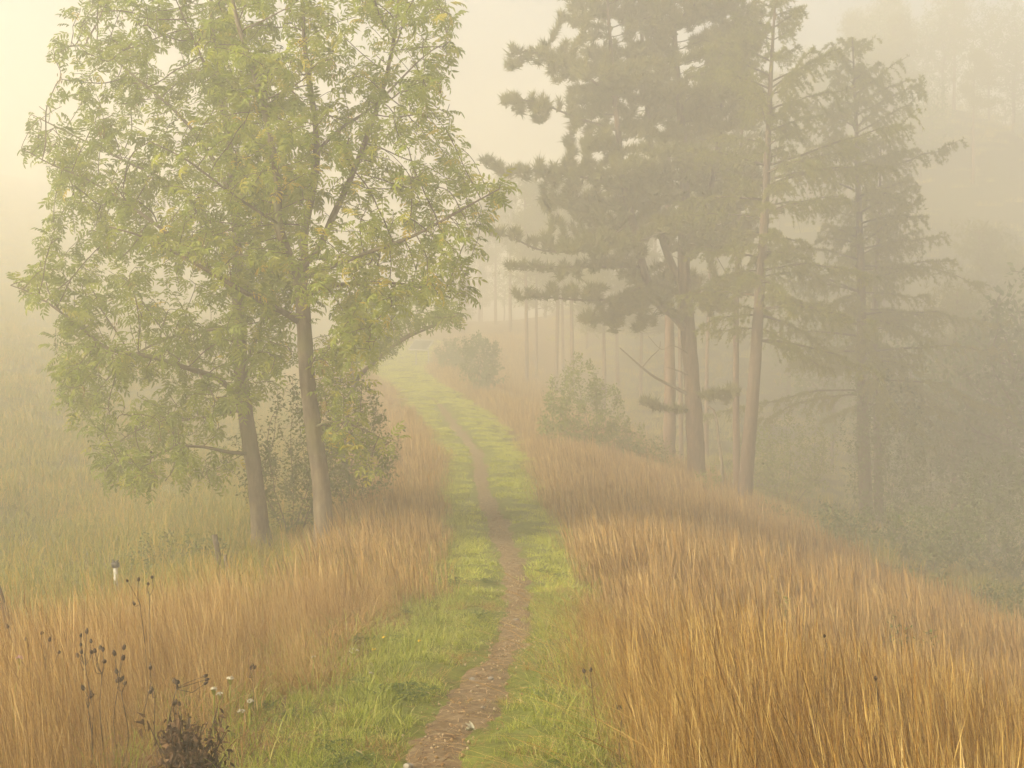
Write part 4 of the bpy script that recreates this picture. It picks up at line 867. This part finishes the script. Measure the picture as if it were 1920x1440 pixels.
def far_tree(name, x, y, s, kind, label, group, rg, sz=1.0):
    r = empty(name, (x, y, float(height(x, y)) - 0.1), label, 'tree', group); r.rotation_euler = (0, 0, rg.random() * 6.283); r.scale = (s, s, s * sz)
    link('trunk', PROTO[kind][0], r); tag(link('crown', PROTO[kind][1], r), kind='stuff')
rg = rng(21)
STAND = 'fainter pine behind the foremost trunks of the hazy stand'
FRONT = [(985, 58), (1006, 62), (1044, 60), (1071, 56), (1129, 54)]
for i, (u, d) in enumerate(FRONT + [(1051, 66), (1103, 70), (960, 74), (1160, 62), (1205, 58), (930, 82), (1085, 78), (1020, 84), (1185, 72), (900, 90), (1230, 76)]):
    lab = '%s from the left of the five foremost thin pine trunks in the hazy stand' % ['first', 'second', 'third', 'fourth', 'fifth'][i] if i < 5 else STAND
    d *= 1.1; x, y = gp(u, 700, d); far_tree('stand_pine', x, y, 0.72 + 0.18 * rg.random(), int(rg.integers(0, 2)), lab, 'pines of the far stand', rg, 1.1)
for u, d in [(870, 84), (850, 96), (905, 100), (945, 96), (985, 92), (1050, 94), (1120, 88)]:
    x, y = gp(u, 700, d); far_tree('fog_tree', x, y, 0.34 + 0.14 * rg.random(), int(rg.integers(2, 5)), 'pale round tree fading into fog beyond the thin pine trunks', 'fog trees beyond the stand', rg)
for u, d, s, kd in [(1700, 52, 0.75, 3), (1790, 50, 0.9, 2), (1860, 47, 0.85, 4), (1930, 45, 1.0, 3), (1985, 42, 1.0, 4), (1560, 58, 0.7, 4), (1830, 62, 1.1, 2), (1925, 60, 1.1, 2), (1480, 66, 0.8, 3), (1650, 66, 0.9, 2)]:
    x, y = gp(u, 900, d); far_tree('wood_edge_tree', x, y, s, kd, 'dim dark tree in the wood behind the larches at the right edge', 'trees of the right wood edge', rg)
n = 0
while n < 90:
    x = 2 + 60 * rg.random(); y = 80 + 34 * rg.random()
    if not (0.14 < x / y < 0.46): continue
    far_tree('hill_tree', x, y, 0.62 + 0.3 * rg.random(), int(rg.choice([0, 1, 2, 2, 3, 4])), 'ghostly tree of the wood on the hill, almost lost in fog', 'trees on the fog hill', rg); n += 1

# ------------------------------------------------------------------ information board far along the path
x, y = gp(790, 692, 66); z = float(height(x, y)); ib = empty('information_board', (x, y, z), 'slanted information board on two posts beside the path in the fog', 'sign')
ib.rotation_euler = (0, 0, math.radians(-32))
def box(x0, x1, y0, y1, z0_, z1): 
    V = np.array([[a, b, c] for a in (x0, x1) for b in (y0, y1) for c in (z0_, z1)]); return V, np.array([[0, 1, 3, 2], [4, 6, 7, 5], [0, 4, 5, 1], [2, 3, 7, 6], [0, 2, 6, 4], [1, 5, 7, 3]])
for sx in (-0.36, 0.36):
    a = Acc(); q = spline([np.array([sx, 0.08, -0.1]), np.array([sx, 0.08, 0.45]), np.array([sx, 0.06, 0.75]), np.array([sx, -0.02, 0.93])], 0.1); a.add(*tube(q, 0.035, 8)); link('post', a.mesh('post', M['metal_grey'], (0, 0, 0), True), ib)
R = rotx(math.radians(38))
a = Acc(); V, Q = box(-0.5, 0.5, -0.33, 0.33, -0.015, 0.015); a.add(V @ R.T + [0, -0.02, 0.95], Q); pn = link('panel', a.mesh('panel', M['panel_print']), ib)
a = Acc()
for bx in ((-0.54, 0.54, -0.37, -0.332, -0.03, 0.03), (-0.54, 0.54, 0.332, 0.37, -0.03, 0.03), (-0.54, -0.502, -0.332, 0.332, -0.03, 0.03), (0.502, 0.54, -0.332, 0.332, -0.03, 0.03)):
    V, Q = box(*bx); a.add(V @ R.T + [0, -0.02, 0.95], Q)
link('frame', a.mesh('frame', M['metal_grey']), pn)

# ------------------------------------------------------------------ small things in the foreground
def gpt(u, v, d): x, y = gp(u, v, d); return np.array([x, y, float(height(x, y))])
# posts on the left
b = gpt(217, 1095, 16.3); r = empty('marker_post', b, 'thin white marker post with a dark cap in the grass at left', 'post'); topz = P(217, 1058, 16.3)[2] - b[2]
a = Acc(); a.add(*tube(np.array([[0, 0, -0.1], [0.005, 0, topz * 0.5], [0, 0, topz]]), 0.026, 10)); link('shaft', a.mesh('shaft', M['white_paint'], (0, 0, 0), True), r)
a = Acc(); a.add(*tube(np.array([[0, 0, topz - 0.035], [0, 0, topz + 0.01], [0.005, 0, topz + 0.03]]), [0.044, 0.05, 0.032], 10)); a.add(*tube(np.array([[-0.01, 0, topz + 0.02], [-0.035, 0, topz + 0.055]]), [0.016, 0.012], 6)); a.add(*tube(np.array([[0.01, 0, topz + 0.02], [0.03, 0, topz + 0.05]]), [0.016, 0.012], 6)); link('cap', a.mesh('cap', M['cap_dark'], (0, 0, 0), True), r)
def post(u, vb, vt, du, d, rad, label, seed):
    rg = rng(seed); b = gpt(u, vb, d); t = P(u + du, vt, d); q = spline([b - [0, 0, 0.15], b + (t - b) * 0.5 + rg.normal(0, 0.008, 3), t], 0.08)
    a = Acc(); a.add(*tube(q, rad * (1 + rg.normal(0, 0.05, len(q))), 9, True, 0.22, rg)); o = link('fence_post', a.mesh('fence_post', M['post_wood'], b, False), None, b); tag(o, label, 'post')
post(416, 1075, 1003, -14, 17.2, 0.034, 'weathered wooden fence post leaning left of the left ash trunk', 1)
post(426, 1075, 1040, -4, 17.1, 0.02, 'short broken stub at the foot of the leaning fence post', 2)
post(468, 1035, 1010, -2, 21.0, 0.04, 'grey fence post stump close behind the left ash trunk', 3)
post(40, 1170, 1100, -46, 11.5, 0.03, 'dark weathered post slanting into the picture at the left edge', 4)

# withered seed-head plants
def seed_head(rg):
    a = Acc(); n = 8
    q = np.array([[0, 0, -0.010], [0, 0, -0.006], [0, 0, 0.0], [0, 0, 0.007], [0, 0, 0.013], [0, 0, 0.017]]); a.add(*tube(q, [0.003, 0.0085, 0.0105, 0.010, 0.007, 0.0045], n, True, 0.25, rg))
    for i in range(9):
        th = rg.random() * 6.283; e = np.array([math.cos(th) * 0.009, math.sin(th) * 0.009, 0.022 + 0.006 * rg.random()]); a.add(np.array([[math.cos(th + .3) * .004, math.sin(th + .3) * .004, 0.012], [math.cos(th - .3) * .004, math.sin(th - .3) * .004, 0.012], e]), None, [[0, 1, 2]])
    return a.mesh('seed_head', M['head_dark'])
HEADS = [seed_head(rng(600 + i)) for i in range(4)]
def zz(x, y): return x * 0.375, 900 + y * 0.375
def dead_plant(heads, base, d, fork, label, seed, group='withered seed-head plants'):
    rg = rng(seed); b = gpt(*base, d); root = empty('withered_plant', b, label, 'plant', group); f = P(*fork, d); st = Acc()
    q = spline([b, b + (f - b) * 0.5 + rg.normal(0, 0.02, 3), f], 0.05); st.add(*tube(q, np.linspace(0.0028, 0.002, len(q)), 5)); link('stem', st.mesh('stem', M['stem_dark'], b, True), root)
    for u, v in heads:
        h = P(u, v, d + rg.normal(0, 0.12)); m = f + (h - f) * 0.5 + np.array([0, 0, -0.03 * rg.random()]) + rg.normal(0, 0.012, 3); q = spline([f, m, h], 0.04); a = Acc(); a.add(*tube(q, np.linspace(0.0019, 0.0013, len(q)), 4))
        br = link('branch', a.mesh('branch', M['stem_dark'], b, True), root); o = link('seed_head', HEADS[rg.integers(0, 4)], br, h - b); s = 0.66 + 0.25 * rg.random(); o.scale = (s, s, s * 1.1)
        d3 = norm(h - m); o.rotation_euler = Vector(d3).to_track_quat('Z', 'Y').to_euler()
dead_plant([zz(637, 505), zz(693, 500), zz(671, 620)], zz(740, 1150), 7.6, zz(700, 622), 'tall withered stalk with three dark seed heads standing above the brown grass', 1)
dead_plant([zz(760, 487), zz(740, 520)], zz(752, 1150), 7.9, zz(748, 580), 'thin withered stalk with two dark heads close together near the top of the brown grass', 2)
dead_plant([zz(405, 780), zz(435, 760), zz(455, 808), zz(405, 825), zz(407, 862), zz(390, 880)], zz(450, 1350), 6.6, zz(425, 930), 'withered plant with a cluster of six dark seed heads in the left foreground', 3)
dead_plant([zz(475, 857), zz(515, 850), zz(458, 862), zz(500, 840), zz(523, 908)], zz(520, 1360), 6.5, zz(510, 970), 'withered plant with five small dark heads in the left foreground', 4)
dead_plant([zz(572, 870), zz(620, 840), zz(615, 893), zz(583, 960)], zz(590, 1380), 6.5, zz(595, 1010), 'withered plant with four dark heads, right of the five-headed one', 5)
dead_plant([zz(600, 1000), zz(625, 1018), zz(587, 1005), zz(610, 995)], zz(610, 1400), 6.2, zz(606, 1060), 'withered plant with a tight bunch of dark heads low in the brown grass', 6)
dead_plant([zz(210, 768), zz(248, 800)], zz(230, 1300), 7.0, zz(225, 900), 'lone withered stalk with two dark heads at far left', 7)
dead_plant([zz(752, 940)], zz(760, 1300), 6.6, zz(756, 1010), 'single dark seed head on a thin stalk left of the yarrow', 8)
dead_plant([zz(760, 1047), zz(752, 1060)], zz(800, 1350), 6.2, zz(775, 1090), 'dark slanted seed head above the brown withered clump', 9)
dead_plant([zz(875, 1010), zz(888, 1012), zz(884, 1036), zz(1025, 980), zz(1032, 998), zz(1026, 1018)], zz(840, 1340), 6.1, zz(880, 1045), 'withered plant with one branch stretched out to the right holding three heads', 10)
dead_plant([zz(870, 1120), zz(895, 1120), zz(882, 1112)], zz(860, 1350), 6.0, zz(872, 1170), 'dark heads just above the brown withered clump', 11)
dead_plant([zz(1255, 940), zz(1272, 940), zz(1262, 930)], zz(1265, 1150), 7.4, zz(1263, 985), 'pair of dark heads in thin grass right of the yarrow', 12)
dead_plant([zz(417, 1042), zz(455, 1070), zz(452, 1082)], zz(440, 1370), 6.0, zz(440, 1140), 'low dark heads half hidden in the brown grass at lower left', 13)
dead_plant([zz(295, 862), zz(130, 798), zz(38, 735)], zz(180, 1350), 7.2, zz(190, 1010), 'spreading withered stalk with three faint heads at the left edge', 14)
dead_plant([(1161, 1328)], (1185, 1436), 5.6, (1165, 1350), 'single dark seed head at the left edge of the golden grass', 15)
dead_plant([(1095, 1259), (1108, 1257)], (1130, 1400), 6.4, (1110, 1290), 'two small dark heads beside the turf left of the golden grass', 16)
dead_plant([(1642, 1272)], (1650, 1430), 5.8, (1645, 1300), 'small dark seed head among the golden grass stalks', 17)
dead_plant([(1546, 1193)], (1550, 1400), 6.6, (1547, 1220), 'tiny dark seed head near the top of the golden grass', 18)

# white umbels, yellow and pink flowers
def umbel(u, v, vb, d, r, mat, label, seed, n=16, flat=0.3, group=None):
    rg = rng(seed); h = P(u, v, d); b = gpt(u + rg.normal(0, 4), vb, d); root = empty('wild_flower', b, label, 'flower', group)
    q = spline([b, (b + h) / 2 + rg.normal(0, 0.015, 3), h - [0, 0, 0.03]], 0.05); a = Acc(); a.add(*tube(q, 0.0022, 4))
    fl = Acc()
    for i in range(n):
        rr = r * math.sqrt(rg.random()); th = rg.random() * 6.283; c = h + [rr * math.cos(th), rr * math.sin(th), flat * r * (1 - (rr / r) ** 2) + rg.normal(0, 0.002)]
        a.add(*tube(np.array([h - [0, 0, 0.03], (h - [0, 0, 0.03] + c) / 2 + [0, 0, -0.004], c]), 0.001, 3, False)[:2])
        k = 6; ang = np.arange(k) * 2 * math.pi / k + rg.random(); s = 0.0058 * (0.7 + 0.6 * rg.random()); ring = c + np.stack([np.cos(ang) * s, np.sin(ang) * s, np.full(k, 0.001)], 1)
        fl.add(np.concatenate([ring, [c + [0, 0, 0.004]], [c - [0, 0, 0.003]]]), None, [[j, (j + 1) % k, k] for j in range(k)] + [[(j + 1) % k, j, k + 1] for j in range(k)])
    link('stalk', a.mesh('stalk', M['blade_green'], b), root); link('bloom', fl.mesh('bloom', mat, b), root)
for i, (p, r, lab) in enumerate([(zz(1150, 993), 0.03, 'upright pale yarrow head, highest of the yarrow in the left grass'), (zz(1070, 1045), 0.026, 'dull yarrow head, leftmost of the yarrow group'), (zz(1098, 1070), 0.026, 'white yarrow head just right of the dull one'),
        (zz(1250, 1107), 0.03, 'yarrow head at the right end of the yarrow group'), (zz(1208, 1157), 0.03, 'bright white yarrow head, lowest of the group')]):
    umbel(*p, p[1] + 90, 6.3, r * 0.55, M['petal_white'], lab, 700 + i, 22)
umbel(*zz(1765, 855), zz(0, 1000)[1], 8.2, 0.035, M['petal_white'], 'flat white flower leaning over the turf left of the path', 710, 14)
umbel(*zz(1853, 968), zz(0, 1050)[1], 7.5, 0.014, M['petal_white'], 'small white flower at the turf edge', 711, 5); umbel(*zz(1570, 885), zz(0, 1000)[1], 8.0, 0.014, M['petal_white'], 'small pale flower in the thin brown grass', 712, 5)
umbel(*zz(95, 893), zz(0, 1200)[1], 6.8, 0.016, M['petal_pink'], 'pink flower head in the brown grass at far left', 713, 14, 0.8)
for i, (u, v) in enumerate([(721, 1195), (787, 1202), (701, 1218)]):
    umbel(u, v, v + 45, 8.6, 0.012, M['petal_yellow'], ['upper left yellow flower at the turf edge', 'yellow flower nearest the path', 'lower yellow flower at the turf edge'][i], 720 + i, 6)

# brown withered clump in the left foreground
rg = rng(808); b = gpt(352, 1440, 5.6); cl = empty('withered_clump', b, 'dark brown tangle of withered leaves at the bottom left', 'dead plant'); a = Acc(); s_ = Acc()
for i in range(90):
    th = rg.random() * 6.283; ln = 0.12 + 0.24 * rg.random(); e = np.array([math.cos(th) * 0.17 * rg.random(), math.sin(th) * 0.16 * rg.random(), ln]); q = spline([np.array([e[0] * .3, e[1] * .3, -0.02]), e * [.6, .6, .6] + rg.normal(0, .015, 3), e], 0.04); s_.add(*tube(q, 0.0024, 3, False)[:2])
    for j in range(12):
        p = q[rg.integers(len(q) // 3, len(q))] + rg.normal(0, 0.016, 3); v, qd = leaflet(0.026 * (0.5 + rg.random()), 0.011, 0.9, 0.7); v = v + rg.normal(0, 0.003, v.shape)
        a.add(v @ (rotz(rg.random() * 6.28) @ roty(rg.normal(0.4, 0.7)) @ rotx(rg.normal(0, 0.8))).T + p, qd, None, rg.random() * 0.9)
link('stalks', s_.mesh('stalks', M['stem_dark']), cl); tag(link('foliage', a.mesh('foliage', M['dry_brown']), cl), kind='stuff')

# one pale feathered grass stalk above the right bank
rg = rng(5150); b = gpt(1478, 1150, 12.0); t = P(1440, 1055, 12.0); q = spline([b, b + (t - b) * 0.5 + [0.02, 0, 0], t], 0.06); a = Acc(); a.add(*tube(q, np.linspace(0.004, 0.002, len(q)), 4))
for i in range(90):
    f = 0.45 + 0.53 * rg.random(); k = f * (len(q) - 1); i0 = int(k); p = q[i0] + (q[min(i0 + 1, len(q) - 1)] - q[i0]) * (k - i0); v, qd = leaflet(0.03, 0.007, 0.1, 0.1); a.add(v @ (rotz(rg.random() * 6.28) @ roty(-1.1 + rg.normal(0, .2))).T + p, qd, None, 0.9)
o = link('tall_grass_stalk', a.mesh('tall_grass_stalk', M['straw'], b), None, b); tag(o, 'single pale tall grass stalk slanting above the right bank', 'grass stalk')

# stones and litter on the path
def stone(u, v, d, sx, sy, sz_, label, seed, mat='stone'):
    rg = rng(seed); b = gpt(u, v, d); me = bpy.data.meshes.new('stone'); import bmesh; bm = bmesh.new(); bmesh.ops.create_icosphere(bm, subdivisions=2, radius=1)
    for vv in bm.verts:
        n_ = 1 + 0.28 * (vnoise(vv.co.x * 1.7 + seed, vv.co.y * 1.7 + vv.co.z * 1.3, seed) - 0.5) * 2; vv.co = Vector((vv.co.x * sx * n_, vv.co.y * sy * n_, vv.co.z * sz_ * n_))
    bm.to_mesh(me); bm.free(); me.materials.append(M[mat]); o = link('stone', me, None, b + [0, 0, 0.022 + sz_ * 0.2]); o.rotation_euler = (rg.normal(0, .15), rg.normal(0, .15), rg.random() * 6); tag(o, label, 'stone', 'stones on the path')
for i, (u, v, d, sx, sy, sz_, lab) in enumerate([(765, 1424, 6.05, 0.036, 0.022, 0.018, 'grey stone at the bottom edge of the path'), (795, 1430, 6.0, 0.02, 0.014, 0.01, 'small flat stone beside the grey stone on the path'), (905, 1310, 7.6, 0.018, 0.012, 0.01, 'small stone on the right side of the path'),
        (920, 1258, 8.8, 0.022, 0.016, 0.012, 'pale stone where the path bends right'), (885, 1262, 8.8, 0.02, 0.016, 0.01, 'flat stone on the left half of the path bend'), (968, 1165, 12.0, 0.03, 0.02, 0.013, 'pale stone on the upper path')]):
    stone(u, v, d, sx, sy, sz_, lab, 900 + i)
for i, (u, v, sz_) in enumerate([(886, 1352, 0.05), (876, 1366, 0.04)]):
    rg = rng(950 + i); b = gpt(u, v, 6.9); a = Acc()
    for j in range(3): vv, qd = leaflet(sz_, sz_ * 0.45, 0.6, 0.6); a.add(vv @ (rotz(rg.random() * 6.28) @ roty(-0.7 + rg.normal(0, .3))).T, qd, None, 0.95)
    o = link('curled_leaf', a.mesh('curled_leaf', M['petal_white']), None, b + [0, 0, 0.03]); tag(o, ['larger pale curled leaf lying on the path', 'smaller pale curled leaf lying on the path, nearer the camera'][i], 'leaf')
rg = rng(77); n = 3800; y = 3.2 + 20 * rg.random(n) ** 1.4; x = xc(y) + rg.normal(0, 0.75, n) * pw(y); a = Acc()
V, Q = stamp(leaflet(0.045, 0.0028, 0.1, 0.05)[0], leaflet(1, 1)[1], frames(norm(np.stack([rg.normal(0, 1, n), rg.normal(0, 1, n), rg.normal(0, .12, n)], 1)), norm(np.array([0, 0, 1.0]) + rg.normal(0, .2, (n, 3)))), np.stack([x, y, height(x, y) + 0.03 + 0.008 * rg.random(n)], 1), 0.6 + 1.4 * rg.random(n)); a.add(V, Q, None, np.repeat(rg.random(n) * 0.9, 6))
n = 900; y = 3.2 + 22 * rg.random(n) ** 1.3; x = xc(y) + rg.normal(0, 0.7, n) * pw(y); oc = np.array([[1, 0, 0], [0, 1, 0], [-1, 0, 0], [0, -1, 0], [0, 0, .7], [0, 0, -.7]]) * 0.009
V, T = stamp(oc, np.array([[0, 1, 4], [1, 2, 4], [2, 3, 4], [3, 0, 4], [1, 0, 5], [2, 1, 5], [3, 2, 5], [0, 3, 5]]), frames(norm(rg.normal(0, 1, (n, 3))), norm(rg.normal(0, 1, (n, 3)))), np.stack([x, y, height(x, y) + 0.026], 1), 0.4 + rg.random(n)); a.add(V, None, T, np.repeat(0.6 + 0.4 * rg.random(n), 6))
tag(link('path_litter', a.mesh('path_litter', M['litter'])), 'dry needles, straw and grit scattered over the path', 'litter', kind='stuff')

# ------------------------------------------------------------------ haze
zmin = float(Z.min()) - 1.0; bpy.context.view_layer.update(); ztop = max((o.matrix_world @ Vector(c)).z for o in COL.objects if o.type == 'MESH' and o.name != 'haze' for c in o.bound_box) + 1.0; print('top', ztop)
V, Q = box(-285, 285, -45, 295, zmin, ztop); me = make_mesh('haze', V, Q); o = link('haze', me); tag(o, 'pale morning fog filling the whole valley', 'fog', kind='stuff')
m, nt, out = new_mat('fog'); pv = N(nt, 'ShaderNodeVolumePrincipled', Density=HAZE, Anisotropy=0.52); pv.inputs['Color'].default_value = (0.97, 0.95, 0.90, 1)
pv.inputs['Density Attribute'].default_value = ''
try: m.cycles.homogeneous_volume = True
except Exception as e: print('homogeneous', e)
nt.links.new(pv.outputs[0], out.inputs['Volume']); me.materials.append(m)
